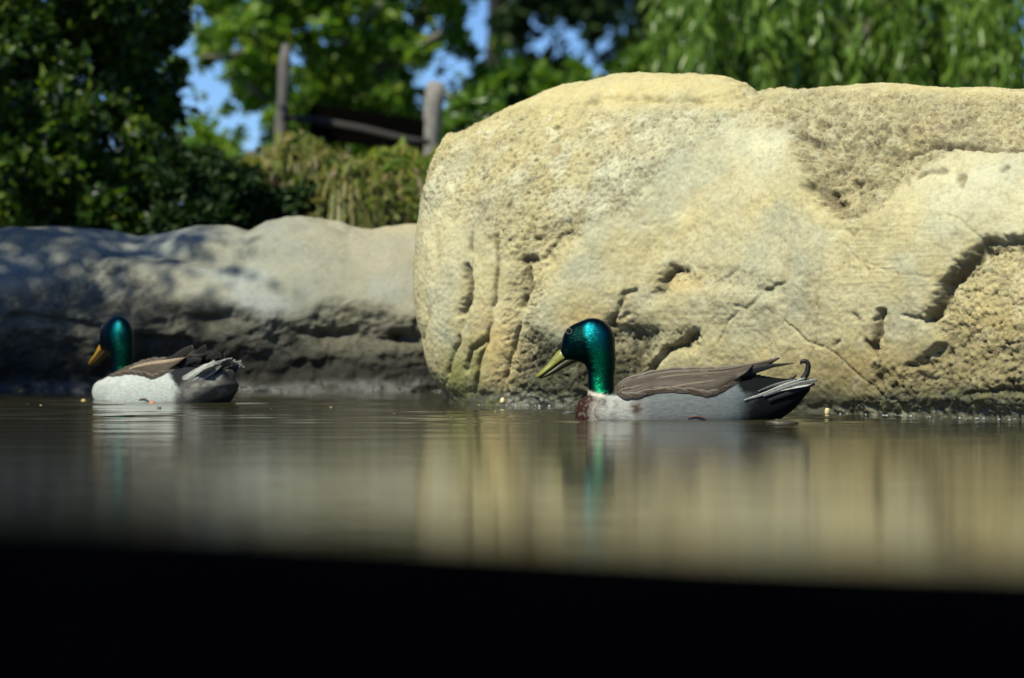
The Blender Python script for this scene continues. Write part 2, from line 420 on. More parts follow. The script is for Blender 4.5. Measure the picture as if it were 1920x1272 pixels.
    c = mixcol(c, sst(0.08, 0.42, mot)*0.45, (0.27, 0.225, 0.135))
    c = mixcol(c, sst(0.08, 0.42, -mot)*0.45, (0.46, 0.43, 0.31))
    st_ = fbm(x3*26+1, y3*26, z3*5, 3)
    c = mixcol(c, sst(0.15, 0.45, st_)*sst(360, 480, py)*0.35, (0.25, 0.21, 0.13))
    # horizontal brush lines
    c = c*(1-0.12*lay*sst(0.0, 0.3, fbm(x3*4, y3*4, z3*160, 2)))[..., None]
    # algae green and wet dark foot
    wl = z3
    moss = np.exp(-((px-855)/28)**2)*sst(620, 700, py)*sst(770, 725, py)
    moss = np.maximum(moss, 0.7*np.exp(-((px-885)/22)**2)*sst(600, 680, py))
    c = mixcol(c, moss*0.75, (0.13, 0.145, 0.035))
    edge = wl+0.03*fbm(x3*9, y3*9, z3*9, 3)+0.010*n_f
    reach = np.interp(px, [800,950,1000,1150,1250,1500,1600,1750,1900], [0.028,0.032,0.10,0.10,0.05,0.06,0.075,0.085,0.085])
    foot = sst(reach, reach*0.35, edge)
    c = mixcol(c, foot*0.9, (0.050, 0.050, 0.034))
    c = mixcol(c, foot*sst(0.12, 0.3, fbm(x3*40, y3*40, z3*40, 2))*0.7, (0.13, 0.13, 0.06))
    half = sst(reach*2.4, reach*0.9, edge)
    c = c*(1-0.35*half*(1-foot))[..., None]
    wet = sst(0.045, 0.012, edge)
    return D, rough, wet, np.clip(c*np.array((0.93, 0.95, 0.93)), 0.01, 0.8)

base_big = [(-0.135,6.30),(-0.115,6.17),(-0.05,6.08),(0.06,6.00),(0.2,5.93),(0.37,5.82),(0.567,5.64),(0.752,5.44),(0.93,5.27),(1.2,5.08),(1.55,5.0),(1.8,5.15),(1.9,5.6),(1.8,6.2),(1.45,6.75),(0.9,7.1),(0.35,7.15),(0.0,6.9),(-0.12,6.6)]
def ridgept(px, py, d): return (WX(px, d), d, WZ(py, d))
rb = []
for px_, py_ in [(868,256),(885,252),(940,217),(1000,189),(1060,168),(1100,162),(1150,147),(1200,140),(1300,144),(1360,154),(1420,174),(1520,172),(1600,168),(1700,166),(1800,170),(1920,172),(2100,180),(2300,230)]:
    d_ = float(np.interp(px_, [868,1200,1920,2300], [6.42,6.30,5.75,5.55])); rb.append(ridgept(px_, py_, d_))
def bulge_big(X, Y, Z, N2):
    left = np.clip(-N2[None, :, 0]-0.05, 0, 1)
    b = left*0.075*np.sin(np.clip(Z/0.62, 0, 1)*math.pi)**0.8
    return b+0.012
ROCK = mat_rock('sandstone')
densb = lambda m: np.where((m[:, 1] < 6.45) & (m[:, 0] < 1.08), 9.0, 1.0)*np.where((m[:, 1] > 6.0) & (m[:, 0] < 0.1), 1.3, 1.0)
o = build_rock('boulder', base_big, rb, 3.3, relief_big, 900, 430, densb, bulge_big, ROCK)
tag(o, 'huge sunlit tan sandstone boulder with dark cracks behind the right duck', 'boulder')

def relief_low(px, py, P, front):
    x3, y3, z3 = P[..., 0], P[..., 1], P[..., 2]
    x = px+10*fbm(x3*9, y3*9, z3*9, 3); y = py+12*fbm(x3*9+4, y3*9, z3*9, 3)
    n_c = fbm(x3*26, y3*26, z3*26, 4); n_f = fbm(x3*70, y3*70, z3*70, 3)
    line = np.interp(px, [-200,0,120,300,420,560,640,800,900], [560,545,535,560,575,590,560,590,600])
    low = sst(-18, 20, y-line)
    patch = sst(-12, 14, sdpoly(x, y, [(60,560),(130,480),(210,465),(290,520),(320,560),(200,580)]))
    rough = np.clip(0.06+0.75*low+0.8*patch, 0, 1)
    D = 0.020*fbm(x3*3, y3*3, z3*4, 3)+rough*(0.018*n_c+0.008*n_f)
    D = D+0.012*fbm(x3*11, y3*11, z3*11, 3)*sst(500, 440, y)
    D = D+low*(0.045*fbm(x3*6, y3*6, z3*9, 3))-0.010*low*sst(0, 30, y-line)*sst(560, 380, px)
    # long soft scoop along the middle of the slab
    sc = np.interp(px, [-200,150,250,380,520,700,900], [470,440,455,480,480,500,520])
    D = D-0.022*np.exp(-((y-sc)/22)**2)*sst(120, 260, px)*sst(640, 480, px)
    D = D-0.05*np.exp(-(((x-630)/55)**2+((y-630)/26)**2))-0.04*np.exp(-(((x-400)/60)**2+((y-600)/26)**2))-0.04*np.exp(-(((x-760)/50)**2+((y-640)/14)**2))
    D = D-0.02*np.exp(-(polydist(x, y, [(30,590),(150,610),(260,640),(350,640)])/9)**2)
    D = D*front+(1-front)*0.02*n_c
    tone = fbm(x3*3, y3*3, z3*5, 4)
    c = np.zeros(px.shape+(3,))+np.array((0.23, 0.225, 0.185))
    c = mixcol(c, sst(-0.2, 0.3, tone), (0.28, 0.26, 0.20))
    c = mixcol(c, sst(0.0, 0.4, fbm(x3*4+7, y3*4, z3*7, 3))*0.7, (0.25, 0.27, 0.265))
    c = mixcol(c, sst(470, 800, px)*sst(460, 410, py)*0.8+0.3*sst(500, 800, px), (0.36, 0.31, 0.20))
    c = mixcol(c, rough*sst(0.0, 0.35, -n_c)*0.7, (0.12, 0.10, 0.075))
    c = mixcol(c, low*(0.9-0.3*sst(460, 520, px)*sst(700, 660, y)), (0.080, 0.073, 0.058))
    c = mixcol(c, sst(420, -20, px)*0.3, (0.15, 0.155, 0.155)); c = c*np.array((0.86, 0.89, 0.90))  # soft shade put into the slab colour towards its left end
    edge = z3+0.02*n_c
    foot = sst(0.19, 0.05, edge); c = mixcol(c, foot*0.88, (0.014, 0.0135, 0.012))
    wet = sst(0.04, 0.01, edge)
    return D, rough, wet, np.clip(c, 0.01, 0.8)

base_low = [(-2.1,7.1),(-1.8,6.98),(-1.45,6.95),(-1.1,7.0),(-0.8,6.98),(-0.5,6.93),(-0.25,6.95),(-0.02,7.0),(0.08,7.15),(0.0,7.5),(-0.4,7.75),(-1.1,7.85),(-1.8,7.8),(-2.2,7.5)]
rl = []
for px_, py_ in [(-350,450),(-200,428),(0,430),(100,424),(200,431),(260,444),(310,437),(370,424),(430,426),(468,433),(500,415),(545,407),(600,411),(660,427),(700,431),(740,424),(790,419),(880,430),(930,470)]:
    rl.append(ridgept(px_, py_, 7.30))
def bulge_low(X, Y, Z, N2):
    fr = np.clip(-N2[None, :, 1], 0, 1)
    zz = Z+0.03*np.sin(X*5)
    return fr*((0.055-0.05*sst(-0.9, -0.5, X)+0.015*np.sin(X*7))*np.exp(-((zz-0.23)/0.085)**2)) - fr*0.04*np.exp(-((zz-0.04)/0.07)**2)
densl = lambda m: np.where((m[:, 1] < 7.1), 6.0, 1.0)
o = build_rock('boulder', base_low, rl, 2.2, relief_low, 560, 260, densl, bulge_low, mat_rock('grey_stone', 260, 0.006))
tag(o, 'long low grey boulder with shaded undercut side behind the left duck', 'boulder')

# ------------------------------------------------------------------ near ledge, black and out of focus
def ledge():
    n = 160; sec = []
    us = np.linspace(-0.55, 1, n)
    V = []
    for u in us:
        X_ = u*1.6
        yf = max(0.35, 0.84+0.55*X_)
        edge = min(1160, max(890, 990+(X_/yf*F)*0.070+5*math.sin(X_*22)))
        zt = CAM_H-(edge-578)/F*yf
        for (dy, dz) in ((0.0, -0.8), (0.0, -0.012), (-0.006, -0.002), (-0.02, 0.0), (-0.05, -0.002), (-0.06, -0.012), (-0.062, -0.8)):
            V.append((X_, yf+dy, zt+dz+0.002*math.sin(X_*9)))
    me = fast_mesh('ledge', V, gridfaces(n, 7))
    m = mat_simple('ledge_shade_black', (0.0004, 0.0005, 0.0009), 0.95, 0.3, 30, 0, 0, 0.0)  # near-black colour holds the shade the ledge lies in
    tag(link('ledge', me, m), 'black ledge out of focus across the bottom, nearest to the viewer', 'ledge')
ledge()

# ------------------------------------------------------------------ foliage
def leaf_mat(name, cols, trans=0.35, rough=0.35, spec=0.5):
    t = NT(name); g = t.n('ShaderNodeNewGeometry')
    pts = [(i/(len(cols)-1), c) for i, c in enumerate(cols)]
    c = t.ramp(g.outputs['Random Per Island'], pts)
    p = t.pr(i_Base_Color=c, i_Roughness=rough); p.inputs['Specular IOR Level'].default_value = spec
    tr = t.n('ShaderNodeBsdfTranslucent')
    c2 = t.mixc(1.0, c, (1.5, 1.6, 0.6), 'MULTIPLY'); t.l(c2, tr.inputs[0])
    mx = t.n('ShaderNodeMixShader', i_0=trans); t.l(p.outputs[0], mx.inputs[1]); t.l(tr.outputs[0], mx.inputs[2])
    return t.fin(mx.outputs[0])

def leaves_mesh(name, C, size, aspect, rng, axis=None, spread=1.0, sizevar=0.35):
    """C: (n,3) leaf bases. axis: preferred direction of the blades."""
    n = len(C)
    a = rng.normal(size=(n, 3)); a /= np.linalg.norm(a, axis=1)[:, None]
    if axis is not None: a = a*spread+np.asarray(axis); a /= np.linalg.norm(a, axis=1)[:, None]
    b = rng.normal(size=(n, 3)); b -= a*(a*b).sum(1)[:, None]; b /= np.linalg.norm(b, axis=1)[:, None]
    nn = np.cross(a, b)
    L = size*(1+sizevar*rng.normal(size=n)).clip(0.4, 1.9)[:, None]; W = L/aspect/2
    v0 = C; v1 = C+a*L*0.45+b*W+nn*W*0.35; v2 = C+a*L-nn*L*0.10; v3 = C+a*L*0.45-b*W+nn*W*0.35
    V = np.stack([v0, v1, v2, v3], 1).reshape(-1, 3)
    i = np.arange(n)[:, None]*4
    Fc = np.concatenate([i+np.array([0, 1, 2]), i+np.array([0, 2, 3])])
    return fast_mesh(name, V, Fc)

def tube(name, pts, radii, mat, parent=None, seg=8):
    pts = [Vector(p) for p in pts]; V = []; n = len(pts)
    up = Vector((0, 1, 0.01))
    for i, p in enumerate(pts):
        d = (pts[min(i+1, n-1)]-pts[max(i-1, 0)]).normalized()
        a = d.cross(up).normalized(); b = d.cross(a).normalized()
        for k in range(seg):
            th = 2*math.pi*k/seg; V.append(p+(a*math.cos(th)+b*math.sin(th))*radii[i])
    Fc = gridfaces(n, seg, True)
    V.append(pts[0]); V.append(pts[-1])
    e = n*seg
    caps = [[e, (k+1) % seg, k, k] for k in range(seg)]+[[e+1, (n-1)*seg+k, (n-1)*seg+(k+1) % seg, (n-1)*seg+(k+1) % seg] for k in range(seg)]
    me = bpy.data.meshes.new(name)
    me.from_pydata([tuple(v) for v in V], [], [tuple(f) for f in Fc.tolist()]+[tuple(c[:3]) for c in caps]); me.update()
    return link(name, me, mat, parent)

BARK = mat_simple('grey_bark', (0.12, 0.105, 0.085), 0.9, 0.5, 30, 0.6)
DARKBARK = mat_simple('dark_bark', (0.010, 0.010, 0.010), 0.95, 0.5, 30, 0.6)
STEM = mat_simple('green_stem', (0.10, 0.10, 0.035), 0.8, 0.4, 60)

def blob_points(blobs, rng, perlump=None):
    """blobs: (px, py, d, rpx, n): leaves in a lumpy ball seen at that place"""
    out = []
    for (px, py, d, r, n) in blobs:
        c = np.array([WX(px, d), d, WZ(py, d)]); rr = r/F*d
        k = max(3, int(n/70)); cc = rng.normal(size=(k, 3)); cc /= np.linalg.norm(cc, axis=1)[:, None]
        cc = c+cc*rr*(rng.rand(k, 1)**0.5)*0.85
        idx = rng.randint(0, k, n)
        p = cc[idx]+rng.normal(size=(n, 3))*rr*0.20
        out.append(p)
    P = np.vstack(out)
    return P

def tree(name, base, height_pts, blobs, lm, size, aspect, label, cat, seed, axis=None, spread=1.0, bark=BARK, r0=0.08, branches=(), group=None):
    rng = np.random.RandomState(seed)
    root = empty(name, base); tag(root, label, cat, group)
    B = Vector(base)
    pts = [B*0+Vector(q)-B for q in height_pts]
    n = len(pts); tube('trunk', pts, [r0*(1-0.6*i/(n-1)) for i in range(n)], bark, root, 10)
    for br in branches:
        q = [Vector(v)-B for v in br[0]]; m = len(q)
        tube('branch', q, [br[1]*(1-0.7*i/(m-1)) for i in range(m)], bark, root, 7)
    P = blob_points(blobs, rng)-np.array(base)
    P = P[(P[:, 2]+base[2]) > 0.1]
    o = link('crown', leaves_mesh('crown', P, size, aspect, rng, axis, spread), lm, root, smooth=False)
    o['kind'] = 'stuff'
    return root

def at(px, py, d): return (WX(px, d), d, WZ(py, d))
LEAF_DARK = leaf_mat('dark_shrub_leaf', [(0.010, 0.026, 0.005), (0.016, 0.042, 0.006), (0.045, 0.10, 0.012), (0.13, 0.17, 0.022)], 0.4, 0.36, 0.35)
LEAF_LIME = leaf_mat('bright_leaf', [(0.045, 0.12, 0.020), (0.08, 0.17, 0.022), (0.13, 0.23, 0.028), (0.25, 0.30, 0.035)], 0.55, 0.45, 0.4)
LEAF_DEEP = leaf_mat('deep_leaf', [(0.008, 0.022, 0.008), (0.014, 0.034, 0.010), (0.03, 0.05, 0.014)], 0.25, 0.5, 0.15)
LEAF_WILLOW = leaf_mat('willow_leaf', [(0.06, 0.12, 0.016), (0.09, 0.18, 0.022), (0.13, 0.22, 0.03), (0.18, 0.27, 0.05)], 0.35, 0.35, 0.5)

rnd = random.Random(3)
# --- tall dark shrub at the left
bl = []
for i in range(215):
    px = rnd.uniform(-160, 330); py = rnd.uniform(-420, 440)
    lim = 330+40*math.sin(py/60.0)
    if py > 200: lim += (py-200)*0.35
    if px > lim: continue
    bl.append((px, py, rnd.uniform(9.2, 10.6), rnd.uniform(45, 80), 300))
for i in range(26): bl.append((rnd.uniform(-120, 150), rnd.uniform(300, 450), rnd.uniform(9.6, 10.8), 60, 300))
b0 = (WX(120, 10), 10.0, 0.1)
tree('broadleaf_shrub', b0, [b0, at(140, 350, 10), at(120, 150, 10.1), at(150, -100, 10), at(140, -300, 10)], bl, LEAF_DARK, 0.040, 1.9,
     'tall dark leafy shrub filling the upper left corner above the low grey boulder', 'shrub', 11, bark=DARKBARK, r0=0.06,
     branches=[([at(130, 250, 10), at(200, 100, 9.9), at(260, -50, 9.8)], 0.025), ([at(130, 300, 10), at(40, 180, 9.8), at(-20, 0, 9.9)], 0.025)])
# --- tree standing left of the view; its crown hangs over the pond and shades the left end of the low boulder
rng = np.random.RandomState(77)
bp = Vector((-3.9, 7.9, 0.1))
root = empty('overhanging_tree', bp); tag(root, 'leafy tree standing left of the view whose crown shades the low grey boulder', 'tree')
tube('trunk', [Vector((0, 0, 0)), Vector((0.1, -0.4, 1.2)), Vector((0.3, -1.2, 2.3)), Vector((0.6, -2.0, 3.1)), Vector((0.9, -2.8, 3.4))], [0.13, 0.11, 0.09, 0.06, 0.03], DARKBARK, root, 10)
cs = rng.normal(size=(70, 3))*np.array([0.42, 0.30, 0.22])+np.array([-3.28, 5.10, 3.4])
P = (cs[rng.randint(0, 70, 26000)]+rng.normal(size=(26000, 3))*0.17)-np.array(bp)
o = link('crown', leaves_mesh('crown', P, 0.042, 1.8, rng), LEAF_DARK, root, smooth=False); o['kind'] = 'stuff'
# --- dark low bush between
bl = []
for i in range(60):
    px = rnd.uniform(300, 560); top = np.interp(px, [300, 360, 420, 480, 560], [280, 300, 320, 330, 360])
    py = rnd.uniform(top, 470)
    bl.append((px, py, rnd.uniform(8.7, 9.4), 34, 260))
b0 = (WX(430, 9), 9.0, 0.12)
tree('low_bush', b0, [b0, at(430, 450, 9), at(425, 380, 9)], bl, LEAF_DEEP, 0.035, 1.8,
     'low near-black bush just behind the middle of the low grey boulder', 'bush', 12, bark=DARKBARK, r0=0.03)
# --- bright tree in the middle
bl = []
gaps0 = [(350, 60, 34), (325, 105, 26), (385, 180, 48), (440, 215, 44), (470, 255, 34), (350, 10, 30), (300, 115, 22), (545, 130, 16), (820, 145, 36), (850, 175, 28), (905, 55, 44), (900, 10, 40), (905, 120, 20)]
gaps = [(a, b, c_*0.85) for a, b, c_ in gaps0]
for a, b, c_ in gaps0:
    for k in range(2): bl.append((a+rnd.uniform(-c_, c_), b+rnd.uniform(-c_, c_), 14.2, c_*0.5, 14))
for i in range(880):
    px = rnd.uniform(330, 1000); py = rnd.uniform(-420, 310)
    if py > 0 and any(math.hypot(px-gx_, py-gy_) < gr_+12 for gx_, gy_, gr_ in gaps): continue
    if px > 880 and py < 100: continue
    if px < 350 and py > -100: continue
    bl.append((px, py, rnd.uniform(13.0, 15.0), rnd.uniform(24, 42), 74))
b0 = (WX(700, 14.5), 14.5, 0.1)
tree('broadleaf_tree', b0, [b0, at(700, 300, 14.5), at(720, 100, 14.5), at(700, -200, 14.5), at(690, -400, 14.4)], bl, LEAF_LIME, 0.046, 1.7,
     'bright yellow-green leafy tree in the upper middle behind the fence posts', 'tree', 13, r0=0.07,
     branches=[([at(640, 90, 13.4), at(680, 40, 13.3), at(720, 5, 13.3)], 0.022), ([at(780, 92, 13.3), at(820, 68, 13.2), at(850, 42, 13.2)], 0.022),
               ([at(460, 100, 13.4), at(420, 108, 13.3), at(370, 106, 13.2)], 0.020), ([at(700, 200, 14.4), at(560, 80, 14.0), at(450, 20, 13.8)], 0.03),
               ([at(710, 150, 14.4), at(800, 20, 14.2), at(860, -90, 14.0)], 0.03), ([at(450, 150, 13.4), at(480, 172, 13.3), at(500, 190, 13.3)], 0.02)])
# --- deep shade trees further back
bl = []
for i in range(60):
    px = rnd.uniform(560, 900); py = rnd.uniform(-300, 330)
    if any(math.hypot(px-gx_, py-gy_) < gr_+34 for gx_, gy_, gr_ in gaps): continue
    bl.append((px, py, rnd.uniform(18, 20), 34, 90))
b0 = (WX(740, 19), 19, 0.0)
tree('shade_tree', b0, [b0, at(745, 200, 19), at(740, -100, 19)], bl, LEAF_DEEP, 0.10, 1.6,
     'dark tree behind the bright yellow-green tree, seen between its leaves', 'tree', 14, bark=DARKBARK, r0=0.10)
bl = []
for i in range(170):
    px = rnd.uniform(930, 1250); py = rnd.uniform(-320, 150)
    # sky shows in a slanting band
    if abs((py-20)-(px-1000)*0.9) < 28 and px > 960 and rnd.random() < 0.6: continue
    if px < 960 and py > 40: continue
    if py > 60 and px < 1130 and rnd.random() < 0.35: continue
    bl.append((px, py, rnd.uniform(20, 22.5), rnd.uniform(26, 40), 62))
b0 = (WX(930, 21), 21, 0.0)
tree('tall_dark_tree', b0, [b0, at(920, 200, 21), at(932, 60, 21), at(928, -200, 21), at(930, -340, 21)], bl, LEAF_DEEP, 0.085, 1.7,
     'tall dark tree with straight trunk against the blue sky, top centre', 'tree', 15, bark=DARKBARK, r0=0.10,
     branches=[([at(930, 0, 21), at(1000, -30, 21), at(1080, 10, 21)], 0.04), ([at(930, -60, 21), at(1060, -80, 21), at(1180, 60, 21)], 0.04)])
# --- mid green bush just left of the boulder top
bl = []
for i in range(120):
    px = rnd.uniform(860, 1230); top = np.interp(px, [860, 900, 960, 1020, 1060, 1120, 1180, 1230], [150, 135, 110, 150, 130, 115, 105, 90])
    py = rnd.uniform(top+14, 330)
    bl.append((px, py, rnd.uniform(11.5, 13), 24, 90))
b0 = (WX(1000, 12.3), 12.3, 0.1)
tree('green_bush', b0, [b0, at(1000, 300, 12.3), at(990, 200, 12.3)], bl, LEAF_LIME if False else leaf_mat('mid_leaf', [(0.03, 0.07, 0.01), (0.06, 0.13, 0.014), (0.10, 0.18, 0.018)], 0.35, 0.4, 0.4), 0.055, 1.8,
     'mid green bush showing just over the left shoulder of the tan boulder', 'bush', 16, r0=0.03)

# --- willow at the right: hanging branches one by one over a dark mass
rng = np.random.RandomState(21)
root = empty('willow_tree', (WX(1650, 12.6), 12.6, 0.1))
tag(root, 'weeping willow with hanging green branches above the tan boulder', 'tree')
B = Vector(root.location)
tube('trunk', [Vector((0, 0, 0)), Vector((0.05, 0, 0.9)), Vector((0, 0.05, 1.8)), Vector((0.05, 0, 2.9))], [0.13, 0.11, 0.09, 0.05], BARK, root, 10)
for k in range(7):
    a = k*0.95; tube('limb', [Vector((0.03, 0, 1.7+0.12*k)), Vector((0.5*math.cos(a), 0.35*math.sin(a), 2.4+0.08*k)), Vector((1.0*math.cos(a), 0.6*math.sin(a), 2.5))], [0.04, 0.025, 0.01], BARK, root, 6)
P = []
for i in range(130):
    c = np.array([WX(rng.uniform(1260, 2150), 13.0), rng.uniform(12.8, 13.5), rng.uniform(0.5, 2.9)])
    P.append(c+rng.normal(size=(150, 3))*np.array([0.07, 0.07, 0.16]))
P = np.vstack(P)-np.array(B)
o = link('crown', leaves_mesh('crown', P, 0.075, 4.0, rng, (0, 0, -1.1), 0.8), LEAF_WILLOW, root, smooth=False); o['kind'] = 'stuff'
variants = []
for v in range(6):
    L = 1.0+0.15*v; n = 60
    zz = np.linspace(0, -L, 14)
    sx = 0.05*np.sin(zz*3+v)+0.02*np.sin(zz*9+v*2); sy = 0.05*np.cos(zz*2.3+v)
    st = np.stack([sx, sy, zz], -1)
    tt = rng.rand(170)**0.8; cz = -L*tt
    C = np.stack([np.interp(-cz, -zz, sx), np.interp(-cz, -zz, sy), cz], -1)+rng.normal(size=(170, 3))*[0.014, 0.014, 0.006]
    Vl = []
    lm_ = leaves_mesh('hanging_branch', C, 0.078, 4.6, rng, (0, 0, -1.15), 0.62)
    lv = np.empty(len(lm_.vertices)*3, np.float32); lm_.vertices.foreach_get('co', lv); lv = lv.reshape(-1, 3)
    lf = np.array([list(p.vertices) for p in lm_.polygons]); bpy.data.meshes.remove(lm_)
    # stem as a thin three sided tube
    sv = np.concatenate([st+np.array([0.004*math.cos(q), 0.004*math.sin(q), 0]) for q in (0, 2.1, 4.2)])
    m = len(st); sf = []
    for k in range(3):
        a0, b0_ = k*m, ((k+1) % 3)*m
        for i in range(m-1): sf += [[a0+i, b0_+i, b0_+i+1], [a0+i, b0_+i+1, a0+i+1]]
    me = fast_mesh('hanging_branch', np.vstack([lv, sv]), np.vstack([lf, np.array(sf)+len(lv)]))
    me.materials.append(LEAF_WILLOW); variants.append(me)
for i in range(230):
    d = rng.uniform(11.4, 12.9)
    # strands gather into curtains
    px = 1262+ (i % 15)*62 + rng.normal()*24
    if px < 1245: px = 1250
    o = bpy.data.objects.new('hanging_branch', variants[i % 6]); COL.objects.link(o); o.parent = root
    z = WZ(rng.uniform(-330, 60), d)
    o.location = Vector((WX(px, d), d, z))-B; o.rotation_euler = (rng.normal()*0.05, rng.normal()*0.05, rng.uniform(0, 6.28))
    s = rng.uniform(0.8, 1.1); o.scale = (s, s, s)

# --- ornamental grass clumps behind the low boulder
def grass_clump(px, pytop, d, wpx, n, seed, label, cols):
    rng = np.random.RandomState(seed)
    zb = 0.14; base = np.array([WX(px, d), d, zb]); H = WZ(pytop, d)-zb; W = wpx/F*d
    V = []; Fc = []
    k = 0
    ns = 7
    th = rng.uniform(0, 2*math.pi, n); lean = rng.rand(n)**0.6; ht = H*(0.40+0.65*rng.rand(n)**0.6)*(1-0.12*lean)
    for i in range(n):
        dx, dy = math.cos(th[i]), math.sin(th[i])
        b0 = np.array([dx*W*0.3*rng.rand(), dy*W*0.3*rng.rand(), 0]); wd = 0.0018+0.0022*rng.rand()
        out = W*lean[i]
        for j in range(ns):
            s = j/(ns-1)
            z = ht[i]*(1-(1-min(1, s*1.5))**2) - max(0, s-0.5)**1.4*ht[i]*2.0*(0.3+lean[i])
            r = out*1.15*s**1.3
            p = b0+np.array([dx*r, dy*r, z]); ww = wd*(1-s**3)+0.0006
            V.append(p+np.array([-dy*ww, dx*ww, 0])); V.append(p-np.array([-dy*ww, dx*ww, 0]))
            if j: Fc += [[k+2*j-2, k+2*j-1, k+2*j+1], [k+2*j-2, k+2*j+1, k+2*j]]
        k += 2*ns
    me = fast_mesh('blades', np.array(V), np.array(Fc))
    root = empty('ornamental_grass', tuple(base)); tag(root, label, 'grass clump')
    o = link('blades', me, leaf_mat('grass_blade', cols, 0.35, 0.5, 0.3), root, smooth=False); o['kind'] = 'stuff'
    m_ = int(n*1.1)
    V = np.stack([rng.normal(size=m_)*W*0.55, rng.normal(size=m_)*W*0.4, H*(0.15+0.80*rng.rand(m_)**0.8)], -1)
    V[:, 2] -= np.abs(V[:, 0])*0.35
    me = leaves_mesh('tufts', V, 0.045, 2.6, rng, (0, 0, -0.2), 1.0)
    o = link('tufts', me, leaf_mat('tuft', cols, 0.4, 0.6, 0.2), root, smooth=False); o['kind'] = 'stuff'
    # seed heads
    V = base*0+np.stack([rng.normal(size=int(n*0.10))*W*0.55, rng.normal(size=int(n*0.10))*W*0.4, H*(0.50+0.42*rng.rand(int(n*0.10)))], -1)
    me = leaves_mesh('seed_heads', V, 0.05, 3.0, rng, (0, 0, -1.0), 0.6)
    o = link('seed_heads', me, leaf_mat('seed_head', [(0.16, 0.12, 0.08), (0.22, 0.16, 0.10), (0.28, 0.22, 0.16)], 0.2, 0.8, 0.2), root, smooth=False); o['kind'] = 'stuff'
ol1 = [(0.07, 0.10, 0.025), (0.12, 0.15, 0.035), (0.17, 0.17, 0.05), (0.24, 0.20, 0.09)]
ol2 = [(0.07, 0.12, 0.02), (0.12, 0.18, 0.03), (0.19, 0.21, 0.035), (0.25, 0.22, 0.07)]
grass_clump(560, 238, 9.3, 115, 2600, 31, 'olive arching grass clump rising under the left fence post', ol1)
grass_clump(655, 288, 8.9, 110, 2200, 32, 'fading grass clump in front of the dark fence board', ol1)
grass_clump(742, 262, 9.1, 125, 3000, 33, 'widest yellow-green grass clump beside the tan boulder', ol2)
grass_clump(470, 330, 9.0, 90, 1300, 34, 'small dull grass clump beside the near-black bush', [(0.03, 0.04, 0.015), (0.05, 0.05, 0.02), (0.08, 0.07, 0.03)])

# --- weathered wooden fence
WOOD = mat_simple('weathered_wood', (0.085, 0.08, 0.078), 0.9, 0.6, 35, 0.7)
DARKWOOD = mat_simple('dark_board', (0.002, 0.0018, 0.0018), 1.0, 0.4, 22, 0.2, 0, 0.0)
fd = 11.3
froot = empty('wooden_fence', (WX(670, fd), fd, 0.15)); tag(froot, 'broken wooden fence with two grey posts and a dark sagging board', 'fence')
FB = Vector(froot.location)
def q(px, py, d=fd): return Vector(at(px, py, d))-FB
tube('post', [q(528, 560), q(526, 300), q(527, 235), q(531, 180), q(534, 120), q(537, 84)], [0.030, 0.030, 0.026, 0.022, 0.027, 0.016], WOOD, froot, 9)
tube('post', [q(806, 560), q(807, 300), q(808, 262), q(811, 220), q(815, 185), q(818, 155)], [0.030, 0.032, 0.034, 0.037, 0.040, 0.034], mat_simple('pale_weathered_wood', (0.17, 0.16, 0.15), 0.9, 0.6, 35, 0.7), froot, 9)
def board(name, quad, th, mat):
    V = [Vector(v) for v in quad]+[Vector(v)+Vector((0, th, 0)) for v in quad]
    me = bpy.data.meshes.new(name); me.from_pydata([tuple(v) for v in V], [], [(0,1,2,3),(7,6,5,4),(0,4,5,1),(1,5,6,2),(2,6,7,3),(3,7,4,0)]); me.update()
    o = link(name, me, mat, froot, smooth=False); bv = o.modifiers.new('b', 'BEVEL'); bv.width = 0.005; bv.segments = 2
    return o
board('board', [q(580, 262, 11.28), q(800, 285, 11.28), q(802, 226, 11.28), q(582, 194, 11.28)], 0.035, DARKWOOD)
tube('rail', [q(530, 222, 11.2), q(600, 228, 11.2), q(680, 243, 11.2), q(760, 262, 11.2), q(806, 268, 11.2)], [0.012, 0.016, 0.016, 0.015, 0.012], mat_simple('rail_wood', (0.022, 0.02, 0.018), 0.9, 0.4, 30, 0.4), froot, 7)

# ------------------------------------------------------------------ ducks
K = 0.000994
def L3(px, py, lat=0.0): return Vector(((1300-px)*K, lat*K, (787-py)*K))

